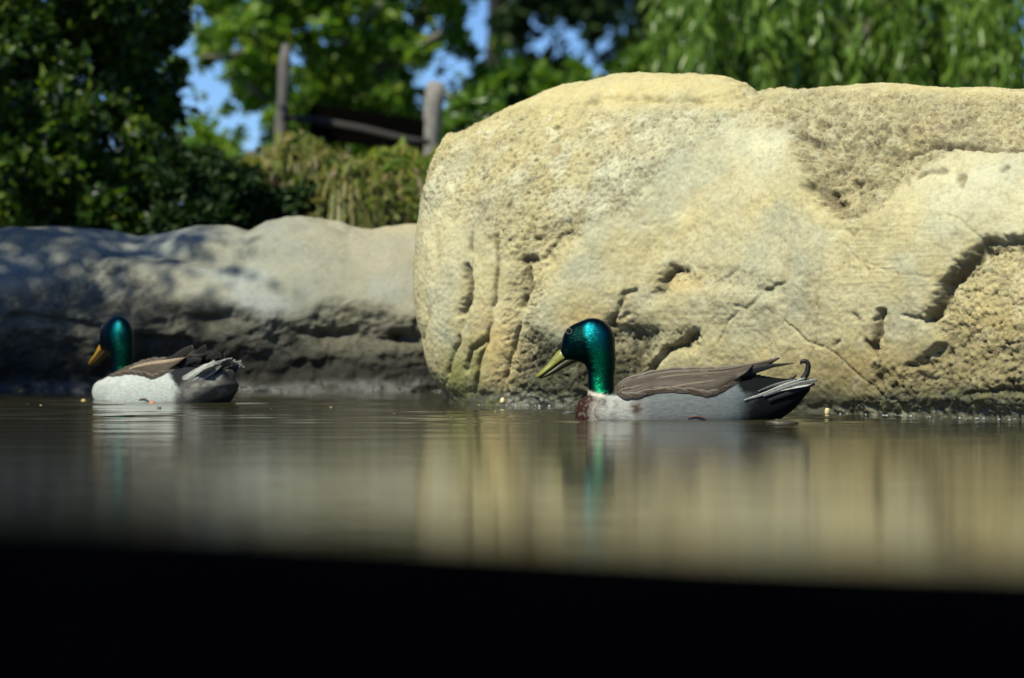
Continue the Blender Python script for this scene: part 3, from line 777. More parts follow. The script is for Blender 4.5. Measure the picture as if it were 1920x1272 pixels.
def plumage_mat(name):
    t = NT(name); tc = t.n('ShaderNodeTexCoord')
    a = t.n('ShaderNodeAttribute', attribute_name='col'); g = t.n('ShaderNodeAttribute', attribute_name='green')
    m = t.n('ShaderNodeMapping'); t.l(tc.outputs['Object'], m.inputs[0]); m.inputs['Scale'].default_value = (90, 300, 260)
    n1 = t.n('ShaderNodeTexNoise', i_Scale=1.0, i_Detail=3.0); t.l(m.outputs[0], n1.inputs['Vector'])
    n2 = t.n('ShaderNodeTexNoise', i_Scale=520.0, i_Detail=2.0); t.l(tc.outputs['Object'], n2.inputs['Vector'])
    c = t.mixc(1.0, a.outputs['Color'], t.ramp(n1.outputs[0], [(0.3, (0.80, 0.80, 0.80)), (0.7, (1.12, 1.12, 1.12))]), 'MULTIPLY')
    p1 = t.pr(i_Base_Color=c, i_Roughness=0.75); p1.inputs['Specular IOR Level'].default_value = 0.08
    b1 = t.n('ShaderNodeBump', i_Distance=0.0012, i_Strength=0.5, i_Height=n1.outputs[0]); t.l(b1.outputs[0], p1.inputs['Normal'])
    wv = t.n('ShaderNodeTexWave', i_Scale=130.0, i_Distortion=5.0, i_Detail=2.0, bands_direction='X'); t.l(tc.outputs['Object'], wv.inputs['Vector'])
    c = t.mixc(1.0, c, t.ramp(wv.outputs['Fac'], [(0.2, (0.86, 0.86, 0.86)), (0.8, (1.08, 1.08, 1.08))]), 'MULTIPLY'); t.l(c, p1.inputs['Base Color'])
    # iridescent head: green to blue painted by height, darker at glancing angles
    lw = t.n('ShaderNodeLayerWeight', i_Blend=0.4)
    v = t.n('ShaderNodeTexVoronoi', i_Scale=330.0); t.l(tc.outputs['Object'], v.inputs['Vector'])
    sp = t.n('ShaderNodeSeparateXYZ'); t.l(tc.outputs['Object'], sp.inputs[0])
    up = t.n('ShaderNodeMapRange', i_From_Min=0.118, i_From_Max=0.172); t.l(sp.outputs[2], up.inputs[0])
    irid = t.mixc(up.outputs[0], (0.003, 0.15, 0.065), (0.004, 0.13, 0.18))
    irid = t.mixc(t.ramp(lw.outputs['Facing'], [(0.02, (0, 0, 0)), (0.30, (1, 1, 1))]), irid, (0.001, 0.012, 0.018))
    fa = t.n('ShaderNodeAttribute', attribute_name='face')
    irid = t.mixc(fa.outputs['Fac'], irid, (0.002, 0.014, 0.013))
    irid = t.mixc(1.0, irid, t.ramp(n2.outputs[0], [(0.35, (0.55, 0.55, 0.55)), (0.65, (1.3, 1.3, 1.3))]), 'MULTIPLY')
    p2 = t.pr(i_Base_Color=irid, i_Roughness=0.36, i_Metallic=1.0)
    hb = n2.outputs[0]
    m3 = t.n('ShaderNodeMapping'); t.l(tc.outputs['Object'], m3.inputs[0]); m3.inputs['Scale'].default_value = (120, 120, 900)
    n3 = t.n('ShaderNodeTexNoise', i_Scale=1.0, i_Detail=2.0); t.l(m3.outputs[0], n3.inputs['Vector']); hb = n3.outputs[0]
    b2 = t.n('ShaderNodeBump', i_Distance=0.0013, i_Strength=0.7, i_Height=hb); t.l(b2.outputs[0], p2.inputs['Normal'])
    mx = t.n('ShaderNodeMixShader'); t.l(g.outputs['Fac'], mx.inputs[0]); t.l(p1.outputs[0], mx.inputs[1]); t.l(p2.outputs[0], mx.inputs[2])
    return t.fin(mx.outputs[0])

def feather_mat(name, c0, c1, rough=0.6):
    t = NT(name); tc = t.n('ShaderNodeTexCoord'); a = t.n('ShaderNodeAttribute', attribute_name='edge')
    m = t.n('ShaderNodeMapping'); t.l(tc.outputs['Object'], m.inputs[0]); m.inputs['Scale'].default_value = (60, 300, 500)
    n = t.n('ShaderNodeTexNoise', i_Scale=1.0, i_Detail=3.0); t.l(m.outputs[0], n.inputs['Vector'])
    c = t.mixc(a.outputs['Fac'], c0, c1)
    c = t.mixc(1.0, c, t.ramp(n.outputs[0], [(0.3, (0.7, 0.7, 0.7)), (0.7, (1.2, 1.2, 1.2))]), 'MULTIPLY')
    p = t.pr(i_Base_Color=c, i_Roughness=rough); p.inputs['Specular IOR Level'].default_value = 0.3
    b = t.n('ShaderNodeBump', i_Distance=0.0008, i_Strength=0.5, i_Height=n.outputs[0]); t.l(b.outputs[0], p.inputs['Normal'])
    return t.fin(p.outputs[0])

def loft(V, Fc, sections):
    """sections: list of rings (list of Vector), same length; closed caps"""
    b = len(V); n = len(sections[0])
    for s in sections: V += [tuple(v) for v in s]
    for i in range(len(sections)-1):
        for k in range(n):
            k2 = (k+1) % n
            Fc.append((b+i*n+k, b+i*n+k2, b+(i+1)*n+k2, b+(i+1)*n+k))
    Fc.append(tuple(b+k for k in range(n))[::-1]); Fc.append(tuple(b+(len(sections)-1)*n+k for k in range(n)))

def crom(P, m):
    P = np.array(P, float); out = []
    K_ = len(P)
    for i in range(K_-1):
        p1, p2 = P[i], P[i+1]; p0 = P[i-1] if i else 2*p1-p2; p3 = P[i+2] if i+2 < K_ else 2*p2-p1
        for j in range(m):
            t_ = j/m; out.append(0.5*((2*p1)+(-p0+p2)*t_+(2*p0-5*p1+4*p2-p3)*t_**2+(-p0+3*p1-3*p2+p3)*t_**3))
    out.append(P[-1]); return np.array(out)

def duck_body():
    V, Fc = [], []
    st = crom([(1079,770,790,8),(1083,758,800,20),(1092,748,812,33),(1110,740,822,46),(1135,734,828,56),(1165,722,832,64),(1205,710,834,70),(1260,700,834,74),(1320,697,830,73),
               (1370,698,823,67),(1410,702,812,58),(1440,707,800,48),(1465,710,785,39),(1488,711,768,30),(1505,711,748,23),(1518,712,732,17)], 4)
    secs = []
    for (x, tp, bt, hw) in st:
        cz = tp+(bt-tp)*0.56; ring = []
        for k in range(40):
            a = 2*math.pi*k/40; c_, s_ = math.cos(a), math.sin(a)
            e = 2/2.3
            yy = hw*math.copysign(abs(c_)**e, c_)
            hz = (cz-tp) if s_ > 0 else (bt-cz)
            zz = cz-hz*math.copysign(abs(s_)**e, s_)
            ring.append(L3(x, zz, yy))
        secs.append(ring)
    loft(V, Fc, secs)
    # neck: rings across the neck line
    nk = crom([(1150,790,50,44,95),(1138,762,38,34,97),(1129,738,27,25,93),(1127,716,25,22,90),(1127,694,26.5,22,90),(1124,672,31,25,92),(1117,650,36,28,95)], 4)
    secs = []
    for (x, y, hp, hw, deg) in nk:
        ring = []; a_ = R(deg-90)
        for k in range(32):
            a = 2*math.pi*k/32
            u = hp*math.cos(a); ring.append(L3(x+u*math.cos(a_), y+u*math.sin(a_), hw*math.sin(a)))
        secs.append(ring)
    loft(V, Fc, secs)
    def ell(cx, cy, rx, ry, rl, tilt=0, lat=0):
        secs = []
        for i in range(1, 20):
            ph = math.pi*i/20; ring = []
            for k in range(28):
                a = 2*math.pi*k/28
                dx = rx*math.cos(ph); dy = ry*math.sin(ph)*math.cos(a); dl = rl*math.sin(ph)*math.sin(a)
                ct, s_t = math.cos(tilt), math.sin(tilt)
                ring.append(L3(cx+dx*ct-dy*s_t, cy+dx*s_t+dy*ct, dl+lat))
            secs.append(ring)
        loft(V, Fc, secs)
    ell(1111, 640, 42.5, 43, 30)            # cranium
    ell(1091, 642, 38, 37, 24, R(-20))      # forehead and face
    ell(1070, 661, 23, 19, 17, R(-30))      # lores at the bill base
    ell(1098, 660, 27, 22, 24)              # cheeks
    ell(1132, 662, 21, 45, 21, R(-4))       # nape
    for sg in (-1, 1): ell(1200, 765, 85, 42, 16, R(-4), sg*52)   # flank pads
    me = bpy.data.meshes.new('tmp'); me.from_pydata(V, [], Fc); me.update()
    o = bpy.data.objects.new('tmp', me); COL.objects.link(o)
    r = o.modifiers.new('r', 'REMESH'); r.mode = 'VOXEL'; r.voxel_size = 0.0019; r.adaptivity = 0
    s = o.modifiers.new('s', 'SMOOTH'); s.factor = 0.5; s.iterations = 16
    dg = bpy.context.evaluated_depsgraph_get(); ev = o.evaluated_get(dg)
    me2 = bpy.data.meshes.new_from_object(ev); bpy.data.objects.remove(o); bpy.data.meshes.remove(me)
    me2.name = 'body'
    n = len(me2.vertices); co = np.empty(n*3, np.float32); me2.vertices.foreach_get('co', co); co = co.reshape(-1, 3).astype(np.float64)
    ed = np.empty(len(me2.edges)*2, np.int32); me2.edges.foreach_get('vertices', ed); ed = ed.reshape(-1, 2)
    deg = np.bincount(ed.ravel(), minlength=n).astype(float)[:, None]
    px_, py_ = 1300-co[:, 0]/K, 787-co[:, 2]/K
    wt = (sst(712, 690, py_)*sst(1180, 1165, px_))[:, None]
    for it in range(70):
        acc = np.zeros_like(co)
        for k in range(3):
            acc[:, k] = np.bincount(ed[:, 0], co[ed[:, 1], k], n)+np.bincount(ed[:, 1], co[ed[:, 0], k], n)
        co = co+(acc/deg-co)*0.6*wt
    me2.vertices.foreach_set('co', co.astype(np.float32).ravel()); me2.update()
    nv = np.empty(n*3, np.float32); me2.vertices.foreach_get('normal', nv); nv = nv.reshape(-1, 3)
    co = co+nv*wt*0.0017
    me2.vertices.foreach_set('co', co.astype(np.float32).ravel()); me2.update()
    return me2

BODY = duck_body()
bv = np.empty(len(BODY.vertices)*3, np.float32); BODY.vertices.foreach_get('co', bv); bv = bv.reshape(-1, 3)
TREE = BVHTree.FromPolygons([tuple(v) for v in bv.tolist()], [tuple(p.vertices) for p in BODY.polygons])
def side_lat(px, py, sg, default=8.0):
    h = TREE.ray_cast(L3(px, py, sg*200), Vector((0, -sg, 0)))
    return abs(h[0].y)/K if h[0] is not None else default

def paint(me, kind):
    x = 1300-bv[:, 0]/K; y = 787-bv[:, 2]/K; lat = np.abs(bv[:, 1])/K
    nz = fbm(bv[:, 0]*90, bv[:, 1]*90, bv[:, 2]*90, 3); nb = fbm(bv[:, 0]*30, bv[:, 1]*30, bv[:, 2]*30, 3)
    streak = fbm(bv[:, 0]*60, bv[:, 1]*250, bv[:, 2]*250, 2)
    xx = x+6*nz+7*streak; yy = y+5*nz
    n = len(x); c = np.zeros((n, 3))
    def mx(m, d):
        nonlocal c
        c = c*(1-m[:, None])+np.array(d)*m[:, None]
    ringy = 733+(np.minimum(x, 1145)-1098)*0.24                       # collar plane
    if kind == 'grey':
        c[:] = (0.110, 0.122, 0.126)
        mx(sst(1320, 1400, xx)*0.35, (0.10, 0.135, 0.16))
        mx(sst(1225, 1175, xx)*sst(712, 724, yy), (0.34, 0.345, 0.32))
        mx(sst(1215, 1150, xx)*sst(0.05, 0.3, nb)*0.5, (0.20, 0.20, 0.18))
        mx(sst(772, 790, yy)*0.4, (0.06, 0.065, 0.065))
        mx(sst(0.12, 0.4, fbm(bv[:, 0]*45, bv[:, 1]*45, bv[:, 2]*170, 3))*sst(1280, 1150, x)*0.6, (0.13, 0.12, 0.105))
        mx(np.exp(-(((xx-1196)/10)**2+((yy-766)/15)**2)), (0.05, 0.03, 0.022))
        mx(sst(1134, 1110, xx+0.35*(yy-760)+14*nb), (0.026, 0.011, 0.008))
        mx(sst(1148, 1122, xx)*sst(1100, 1118, xx)*sst(745, 760, yy)*0.6, (0.27, 0.25, 0.22))
        mx(np.exp(-((xx-1135)/5)**2-((yy-752)/10)**2)*0.8, (0.03, 0.025, 0.02))
        mx(sst(1146, 1152, x)*sst(1200, 1180, x)*sst(744, 738, y), (0.06, 0.05, 0.04))
        mx(sst(1130, 1100, x)*sst(0.1, 0.3, fbm(bv[:, 0]*140, bv[:, 1]*60, bv[:, 2]*140, 2))*0.6, (0.13, 0.115, 0.10))
        top = sst(726, 716, yy+0.02*(x-1200))
        mx(top, (0.06, 0.05, 0.04))
        bl = sst(-8, 8, (xx-1365)-(yy-700)*0.75)*sst(752, 730, yy)     # rump
        bl = np.maximum(bl, sst(-34, 26, (xx-1396)+(yy-760)*0.3+10*nb))
        mx(bl, (0.0045, 0.005, 0.006))
    else:
        c[:] = (0.34, 0.365, 0.35)
        mx(sst(1190, 1120, xx)*0.35, (0.32, 0.325, 0.28))
        mx(sst(0.05, 0.35, nb)*0.35, (0.27, 0.29, 0.265))
        top = sst(720, 708, yy); mx(top, (0.13, 0.10, 0.075))
        bl = sst(-10, 10, (xx-1350)-(yy-705)*1.3)*sst(762, 744, yy)
        mx(bl, (0.012, 0.013, 0.016))
        und = sst(-14, 14, (xx-1412)+(yy-765)*0.5)
        mx(und, (0.06, 0.06, 0.058)); mx(und*sst(0.0, 0.3, nb)*0.6, (0.17, 0.17, 0.155))
    neck = (x < 1175)
    ring = np.exp(-((yy-ringy-2)/4.2)**2)*neck*sst(1142, 1128, x+4*nb)
    mx(np.clip(ring*(1.0+1.2*nb), 0, 1), (0.40, 0.38, 0.32))
    g = sst(1.5, -3.5, yy-ringy+2)*neck*sst(1176, 1162, x)*np.where(y > 714, sst(1156, 1150, x), 1)
    if kind != 'grey':
        mx(np.exp(-((lat)/40)**2)*0, (0, 0, 0))
    face = sst(7, -7, x-(1092+(y-600)*0.24)+5*nz)*(y < 700)
    face = np.maximum(face, 0.8*sst(-8, 12, x-(1132+3*nb)))
    fattr(me, 'face', face); fattr(me, 'green', g); cattr(me, 'col', np.clip(c, 0.004, 0.8))

def strip(name, pts, widths, lats, sg, mat, parent, lift=0.0, fold=0.07, thick=0.0007):
    """a feather: centre line in side view (px, py), half widths, lateral positions"""
    P = crom([(a, b, w_, l_) for (a, b), w_, l_ in zip(pts, widths, lats)], 6)
    V = []; E = []
    n = len(P)
    for i in range(n):
        a = P[max(i-1, 0)]; b = P[min(i+1, n-1)]
        dx, dy = b[0]-a[0], b[1]-a[1]; L_ = math.hypot(dx, dy)+1e-6; nx, ny = -dy/L_, dx/L_
        for j, s_ in enumerate((-1, -0.5, 0, 0.5, 1)):
            w_ = max(P[i][2], 0.25)
            V.append(L3(P[i][0]+nx*w_*s_, P[i][1]+ny*w_*s_, sg*(P[i][3]+lift+fold*w_*(1-abs(s_)))))
            E.append(abs(s_)**2)
    Fc = gridfaces(n, 5)
    me = fast_mesh(name, [tuple(v) for v in V], Fc); fattr(me, 'edge', E)
    o = link(name, me, mat, parent)
    so = o.modifiers.new('t', 'SOLIDIFY'); so.thickness = thick; so.offset = 0
    return o

M_PL = plumage_mat('plumage')
M_WB = feather_mat('wing_brown', (0.030, 0.020, 0.012), (0.125, 0.098, 0.07))
M_WG = feather_mat('wing_greybrown', (0.042, 0.031, 0.021), (0.125, 0.108, 0.088))
M_WD = feather_mat('wing_dark', (0.007, 0.006, 0.005), (0.022, 0.018, 0.014))
M_WT = feather_mat('wing_tan', (0.20, 0.12, 0.065), (0.26, 0.22, 0.15))
M_BLK = feather_mat('black_feather', (0.005, 0.005, 0.006), (0.012, 0.012, 0.013), 0.6)
M_TL = feather_mat('tail_feather', (0.16, 0.16, 0.15), (0.42, 0.43, 0.40))
M_TLD = feather_mat('tail_feather_dark', (0.05, 0.05, 0.048), (0.24, 0.25, 0.24))
M_LID = mat_simple('eyelid_skin', (0.05, 0.048, 0.04), 0.5)
M_EYE = mat_simple('eye', (0.006, 0.005, 0.004), 0.06, 0.1, 40)

def duck(kind, loc, rz, label):
    root = empty('duck', loc, rz); tag(root, label, 'duck')
    me = BODY.copy()
    if kind != 'grey':        # fuller, higher breast and flank
        q2 = bv.astype(np.float64).copy(); yy_ = 787-q2[:, 2]/K; xx_ = 1300-q2[:, 0]/K
        lowm = sst(722, 752, yy_)*sst(1300, 1120, xx_)
        q2[:, 0] += 16*K*lowm; q2[:, 1] *= 1+0.18*lowm; rear = sst(1385, 1440, xx_)*sst(728, 750, yy_)
        q2[:, 1] *= 1+0.35*rear; q2[:, 0] -= 14*K*rear
        me.vertices.foreach_set('co', q2.astype(np.float32).ravel()); me.update()
    paint(me, kind)
    link('body', me, M_PL, root)
    rr = random.Random(5)
    # --- bill
    yel = (0.15, 0.155, 0.025) if kind == 'grey' else (0.27, 0.15, 0.015)
    m_up = mat_simple('bill_olive' if kind == 'grey' else 'bill_yellow', yel, 0.38, 0.2, 90, 0.1)
    m_lo = mat_simple('bill_under_shade', tuple(v*0.12 for v in yel), 0.4, 0.2, 90)  # underside shade put into the lower bill's colour
    def bill_part(name, secs, mat):
        V, Fc = [], []; rings = []
        for (cx, cy, hu, hl, hw) in crom(secs, 5):
            hu *= 1.2
            ring = []
            for k in range(20):
                a = 2*math.pi*k/20; s_ = math.sin(a); h = hu if s_ > 0 else hl
                # across the bill axis (axis runs down-left at about 43 degrees)
                ring.append(L3(cx-0.68*h*s_, cy-0.73*h*s_, hw*math.cos(a)))
            rings.append(ring)
        loft(V, Fc, rings)
        me_ = bpy.data.meshes.new(name); me_.from_pydata(V, [], Fc); me_.update()
        return link(name, me_, mat, root)
    ub = bill_part('upper_bill', [(1072,668,15,7,10),(1060,671,15,5,11),(1048,678,11.5,4,10.5),(1035,688,8,4,10.5),(1022,698,6,4,11.5),(1012,705.5,4.5,3,10.5),(1006.5,709,2.5,2,6),(1005,710,0.6,0.6,1.5)], m_up)
    bill_part('lower_bill', [(1084,670,7,8,13),(1070,677,7,8,11),(1053,687,6,6.5,9),(1037,697.5,5,5,9),(1022,706,3,3.5,9),(1012,711,1.5,1.5,6)], m_lo)
    for sg in (-1, 1):
        # nostril and eye
        V, Fc = [], []
        me_ = bpy.data.meshes.new('nostril')
        def ball(cx, cy, lat, rx, ry, rl, ti=0):
            V, Fc = [], []; rings = []
            for i in range(1, 12):
                ph = math.pi*i/12; ring = []
                for k in range(16):
                    a = 2*math.pi*k/16; dx = rx*math.cos(ph); dy = ry*math.sin(ph)*math.cos(a)
                    ring.append(L3(cx+dx*math.cos(ti)-dy*math.sin(ti), cy+dx*math.sin(ti)+dy*math.cos(ti), lat+rl*math.sin(ph)*math.sin(a)))
                rings.append(ring)
            loft(V, Fc, rings); return V, Fc
        V, Fc = ball(1041, 676.5, sg*8.3, 3.2, 1.2, 1.2, R(-43)); me_.from_pydata(V, [], Fc); me_.update(); link('nostril', me_, M_BLK, ub)
        lat = side_lat(1067, 622, sg)
        V, Fc = ball(1067, 622, sg*(lat-1.2), 5.0, 5.0, 4.4); me_ = bpy.data.meshes.new('eye'); me_.from_pydata(V, [], Fc); me_.update(); link('eye', me_, M_EYE, root)
        V, Fc = [], []
        ring_ = []
        for q in range(14):
            a = 2*math.pi*q/13; ring_.append(L3(1067+5.6*math.cos(a), 622+5.2*math.sin(a), sg*(side_lat(1067+4*math.cos(a), 622+4*math.sin(a), sg, lat)+0.8)))
        tube('eyelid', ring_, [0.0008]*14, M_LID, root, 6)
        # --- wing: covert shell
        T = crom([(1158,724),(1193,708),(1243,697),(1293,693),(1345,692),(1385,688),(1418,681)], 6)
        Lo = crom([(1160,738),(1190,740),(1240,729),(1293,731),(1332,735),(1362,723),(1400,698)], 6)
        if kind != 'grey': Lo = crom([(1160,734),(1190,728),(1240,722),(1293,724),(1332,728),(1362,718),(1400,698)], 6)
        ns = len(T); nt_ = 12; W = []
        for i in range(ns):
            for j in range(nt_):
                u = j/(nt_-1)
                px = T[i][0]*(1-u)+Lo[i][0]*u; py = T[i][1]*(1-u**1.6)+Lo[i][1]*u**1.6
                lat_e = side_lat(Lo[i][0], max(Lo[i][1], 716), sg, 40)+2.5
                lat = 3+(lat_e-3)*math.sin(u*math.pi/2)**0.9
                s_l = side_lat(px, py, sg, 0)
                lat = max(lat, s_l+2.2) if s_l > 0 else lat
                W.append(L3(px, py, sg*lat))
        mw = fast_mesh('wing', [tuple(v) for v in W], gridfaces(ns, nt_)); fattr(mw, 'edge', np.tile(np.linspace(0.8, 0, nt_)**2, ns))
        wing = link('wing', mw, M_WG if kind == 'grey' else M_WG, root)
        so = wing.modifiers.new('t', 'SOLIDIFY'); so.thickness = 0.002; so.offset = 0
        # long folded feathers
        if kind == 'grey':
            fl = [([(1225,733),(1290,727),(1345,720),(1398,702)], [4,9,10,2], [66,64,52,40], M_WB),
                  ([(1200,722),(1260,712),(1330,706),(1405,694)], [5,9,8,2], [52,58,50,36], M_WB),
                  ([(1190,712),(1260,703),(1340,700),(1420,688)], [3,7,7,3], [36,46,44,30], M_WG),
                  ([(1280,698),(1350,697),(1410,687),(1458,674)], [4,6,6,1], [34,38,28,18], M_WB),
                  ([(1330,702),(1390,694),(1430,684),(1461,672)], [5,7,6,1], [38,32,22,14], M_WD),
                  ([(1360,700),(1420,690),(1460,685),(1488,682)], [5,5,2.5,0.5], [30,26,20,14], M_WD),
                  ([(1340,712),(1380,704),(1420,693),(1448,688)], [6,8,6,1.5], [50,44,34,26], M_BLK),
                  ([(1165,735),(1185,722),(1215,712),(1245,706)], [3,6,6,1], [50,56,56,50], M_WG)]
        else:
            fl = [([(1180,716),(1250,706),(1320,700),(1395,688)], [4,7,7,1], [44,54,50,36], M_WG),
                  ([(1215,722),(1270,714),(1335,706),(1402,688)], [7,11,12,1], [66,66,58,40], M_WT),
                  ([(1300,700),(1350,692),(1385,676),(1412,664)], [5,8,9,5], [34,34,26,20], M_WD),
                  ([(1340,700),(1400,690),(1440,682),(1472,674)], [5,5,3,1], [30,26,18,12], M_WD),
                  ([(1330,712),(1380,704),(1420,694),(1450,690)], [6,9,7,2], [50,46,36,26], M_BLK),
                  ([(1400,696),(1440,684),(1466,678),(1475,690)], [4,3,2,1], [16,14,12,10], M_WD)]
        rw = random.Random(8)
        for row in range(5):
            for k in range(10):
                u = 0.16+0.215*row; i0 = int((k+0.5*(row % 2))*ns/11.5)
                if i0+6 >= ns: continue
                pa = [(T[i0+j][0]*(1-u)+Lo[i0+j][0]*u+(j > 4)*rw.uniform(-3, 3), T[i0+j][1]*(1-u**1.6)+Lo[i0+j][1]*u**1.6+rw.uniform(-1, 1)+(row == 4)*(j*0.5-1)) for j in (0, 2, 4, 6)]
                ls = []
                for a, b in pa:
                    sl_ = side_lat(a, b, sg, 0); ls.append(sl_+2.6 if sl_ else 12)
                strip('covert_feather', pa, [3, 6.0, 6.0, 1.0], ls, sg, M_WG if (row+k) % 3 else M_WB, wing, lift=0.5)
        for kf, (pp, ww, ll, mt) in enumerate(fl):
            lats = []
            for (a, b), l_ in zip(pp, ll):
                s_l = side_lat(a, b, sg, 0); lats.append(s_l+3.0 if s_l else l_*0.8)
            strip('feather', pp, ww, lats, sg, mt, wing, lift=0.2+0.45*kf)
    # --- tail: fan of flat feathers on top, pale edged at the sides
    tail = empty('tail', (0, 0, 0)); tail.parent = root
    nf = 12
    for i in range(nf):
        f = (i-(nf-1)/2)/((nf-1)/2)          # -1..1 across
        spread = 58 if kind == 'grey' else 78
        V = []; E = []; n = 14
        x0, y0 = 1405, 744-10*(1-abs(f)); x1 = 1531-16*abs(f)**1.5; y1 = 711+ (4+8*abs(f))
        if kind != 'grey': y1 -= 8*(1-abs(f)); x1 -= 2
        y0 = 742+4*abs(f)-22*(1-abs(f))
        for k in range(n):
            s_ = k/(n-1)
            px = x0+(x1-x0)*s_; py = y0+(y1-y0)*(s_**0.85)
            lt = f*(28*(1-s_)+spread*0.62*s_) if kind == 'grey' else f*(28*(1-s_)+spread*0.62*s_)
            hw = 7.5*math.sin(min(1, 0.25+s_*1.0)*math.pi*0.55)*(1 if s_ < 0.85 else math.sqrt(max(0.02, 1-((s_-0.85)/0.15)**2)))
            for q_ in (-1, -0.4, 0.4, 1):
                V.append(L3(px, py-1.2*(1-abs(q_))-2.2*(1-abs(f)) , lt+q_*hw)+Vector((0, 0, 0.0004*(i % 2))))
                E.append(max(abs(q_)**2, sst(0.8, 1.0, s_)*0.8))
        me_ = fast_mesh('tail_feather', [tuple(v) for v in V], gridfaces(n, 4)); fattr(me_, 'edge', E)
        o = link('tail_feather', me_, M_TL if abs(f) > 0.6 or kind != 'grey' else M_TLD, tail)
        so = o.modifiers.new('t', 'SOLIDIFY'); so.thickness = 0.0010; so.offset = 0
    for sg in (-1, 1):     # side feathers, seen edge-on as pale lines
        lines = [([(1394,749),(1430,738),(1470,722),(1508,709)], [1.2,2.6,3,1.5], [46,42,34,27], M_TL),
                 ([(1420,733),(1450,722),(1475,716),(1490,712)], [1,2,2.6,1], [44,37,30,25], M_TLD),
                 ([(1430,742),(1465,730),(1500,719),(1530,713)], [1.5,3,4,1.5], [40,35,30,26], M_TLD),
                 ([(1440,750),(1475,738),(1505,726),(1526,720)], [2,4,5,2], [36,32,28,24], M_BLK)]
        if kind != 'grey': lines = [(a, [v*1.7 for v in b], c_, M_TL if q_ < 2 else M_TLD) for q_, (a, b, c_, m_) in enumerate(lines)]
        for kf, (pp, ww, ll, mt) in enumerate(lines):
            lats = [max(l_, side_lat(a, b, sg, 0)+1.5) for (a, b), l_ in zip(pp, ll)]
            strip('side_feather', pp, ww, lats, sg, mt, tail, lift=1+0.5*kf)
    if kind != 'grey':       # tail carried higher
        pv = L3(1410, 742); tail.matrix_local = Matrix.Translation(pv) @ Matrix.Rotation(R(9), 4, 'Y') @ Matrix.Translation(-pv)
    # --- curled drake feathers
    def curl(pts, rad, lat):
        P = crom(pts, 5); q_ = [L3(a, b, lat) for a, b in P]; n = len(q_)
        return tube('curled_feather', q_, [max(0.0006, rad*K*(1-0.45*i/(n-1))*(1 if i < n-3 else 0.5)) for i in range(n)], M_BLK, tail, 8)
    if kind == 'grey':
        curl([(1504,712),(1511,702),(1514,691),(1514,683),(1509,678),(1503,679),(1500,684)], 6.0, 0)
        curl([(1470,716),(1482,711),(1490,706),(1492,701)], 3.0, 8)
        # ragged black rump coverts
        for i in range(9):
            a0 = 1398+i*8; strip('rump_feather', [(a0-20, 716+i*0.3), (a0, 706+i*1.2), (a0+12, 700+i*1.9)], [4, 4, 0.8], [14, 10, 7], 1 if i % 2 else -1, M_BLK, tail, lift=1)
    else:
        curl([(1466,712),(1472,700),(1474,690),(1470,684)], 3.2, 4)
        curl([(1498,712),(1501,704),(1503,696),(1502,690)], 3.2, -6)
    # --- foot showing at the waterline
    for sg in (-1, 1):
        lat = side_lat(1308, 782, sg, 60)
        strip('foot', [(1290,782),(1305,779),(1320,781),(1330,786)], [0.4, 1.4, 1.2, 0.4], [lat]*4, sg, mat_simple('foot_orange', (0.09, 0.03, 0.018), 0.5), root, lift=2)
    return root

duck('grey', (WX(1300, 5.3), 5.3, 0.0), R(180-4), 'grey-sided mallard drake with green head swimming before the tall tan boulder')
_ = duck('white', (WX(316, 6.3), 6.3, 0.0), R(180-46), 'white-sided mallard drake with green head swimming before the low grey boulder')

# ------------------------------------------------------------------ small floating things
def pebble(name, px, py, rx, rz, mat, label, cat, seed, group=None, dz=0.0, d=None):
    rng = np.random.RandomState(seed); d = d or DW(py)
    V, Fc = [], []; rings = []; n = 10
    for i in range(1, 8):
        ph = math.pi*i/8
        rings.append([Vector((rx*math.sin(ph)*math.cos(2*math.pi*k/n), rx*0.7*math.sin(ph)*math.sin(2*math.pi*k/n), rz*math.cos(ph)))*(1+0.12*rng.normal()) for k in range(n)])
    loft(V, Fc, rings); me_ = bpy.data.meshes.new(name); me_.from_pydata(V, [], Fc); me_.update()
    o = link(name, me_, mat); o.location = (WX(px, d), d, dz); return tag(o, label, cat, group)
M_SEED = mat_simple('seed', (0.03, 0.022, 0.016), 0.5); M_LEAFY = mat_simple('yellow_leaf_bit', (0.35, 0.28, 0.10), 0.6)
M_OR = mat_simple('orange_petal', (0.40, 0.14, 0.06), 0.6); M_PALE = mat_simple('pale_pebble', (0.50, 0.42, 0.22), 0.6)
M_BUB = mat_simple('bubble', (0.28, 0.31, 0.34), 0.08, 0.1, 40)
pebble('seed', 298, 766, 0.005, 0.003, M_SEED, 'dark seed floating just in front of the white-sided duck', 'seed', 1)
pebble('petal', 285, 752.5, 0.007, 0.005, M_OR, 'orange petal floating against the flank of the white-sided duck', 'petal', 2, d=6.19)
pebble('leaf_scrap', 156, 752, 0.006, 0.004, M_LEAFY, 'yellow leaf scrap floating left of the white-sided duck', 'leaf', 3)
pebble('seed', 848, 783, 0.004, 0.002, M_SEED, 'dark seed floating in open water left of the grey-sided duck', 'seed', 4)
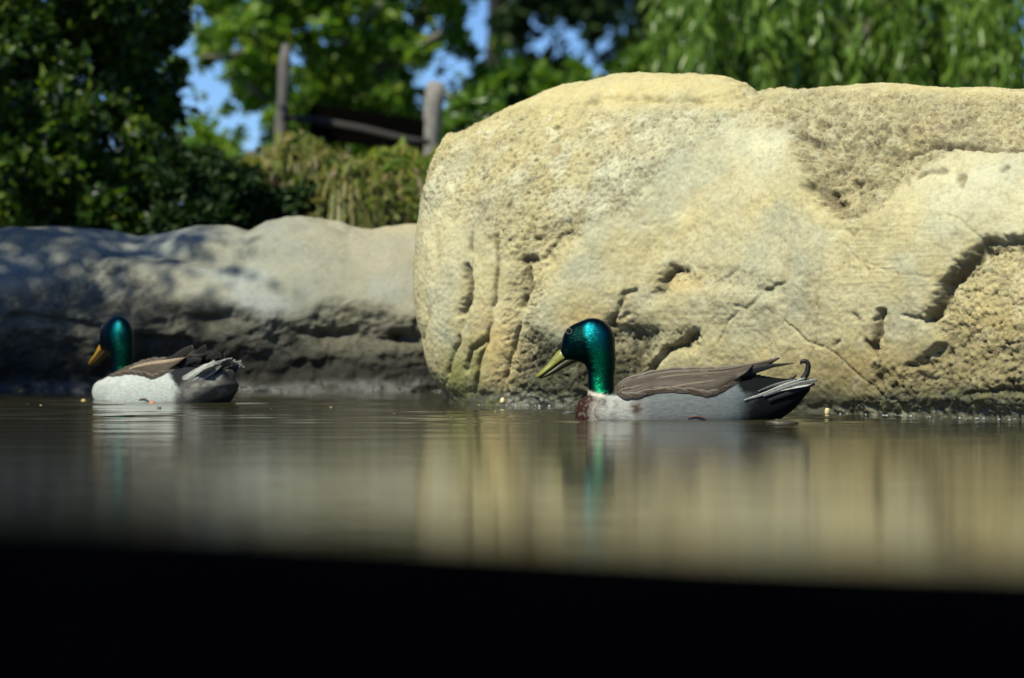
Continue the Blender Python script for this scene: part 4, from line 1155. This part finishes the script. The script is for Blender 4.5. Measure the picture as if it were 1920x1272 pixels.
pebble('seed', 740, 776, 0.004, 0.002, M_SEED, 'dark seed floating midway between the two ducks', 'seed', 5)
pebble('pebble', 1551, 775, 0.005, 0.007, M_PALE, 'pale yellow pebble at the boulder foot behind the grey duck tail', 'pebble', 6, dz=0.006, d=5.52)
pebble('pebble', 942, 745, 0.006, 0.007, M_PALE, 'pale yellow pebble lodged on the wet left foot of the tan boulder', 'pebble', 7, dz=0.012, d=5.97)
for i, (px, py) in enumerate([(952,762),(967,762),(981,761),(989,762),(1003,763),(1013,764),(1030,764)]):
    pebble('bubble', px+(i*7%5)-2, py, 0.0018+0.0005*(i*5%4), 0.0018+0.0005*(i*3%4), M_BUB, 'small white bubble floating along the foot of the tan boulder left of the grey duck', 'bubble', 20+i, 'bubbles along the boulder foot', 0.002)
pebble('debris_clump', 1466, 794, 0.030, 0.007, mat_simple('wet_debris', (0.035, 0.03, 0.018), 0.5, 0.5, 120, 0.8), 'brown clump of wet debris floating under the tail of the grey duck', 'debris', 40)
pebble('wavelet_lump', 1068, 776, 0.016, 0.005, mat_simple('wavelet_lump', (0.05, 0.055, 0.05), 0.15, 0.4, 120), 'dark wet lump standing for a bluish wavelet in front of the grey duck chest', 'leaf', 41)  # small lump added in place of a wavelet

rq = random.Random(12)
for i in range(16):     # scum specks
    px = rq.choice([rq.uniform(440, 820), rq.uniform(40, 170), rq.uniform(860, 1060)]); py = rq.uniform(755, 778)
    pebble('speck', px, py, rq.uniform(0.0015, 0.003), 0.0012, rq.choice([M_SEED, M_LEAFY, M_SEED]), 'tiny speck of scum floating on the rippled water before the boulders', 'speck', 60+i, 'specks of scum on the water')
for i in range(16):     # pale beads standing for wet glints and foam at the foot on the right
    px = rq.uniform(1570, 1900); d = float(np.interp(px, [1570, 1900], [5.50, 5.20]))-0.02
    pebble('bubble', px, 0, rq.uniform(0.001, 0.0026), rq.uniform(0.001, 0.002), M_BUB, 'tiny pale bead standing for wet glints and foam at the wet boulder foot right of the grey duck tail', 'bubble', 90+i, 'beads for wet glints and foam right of the grey duck', 0.003, d)
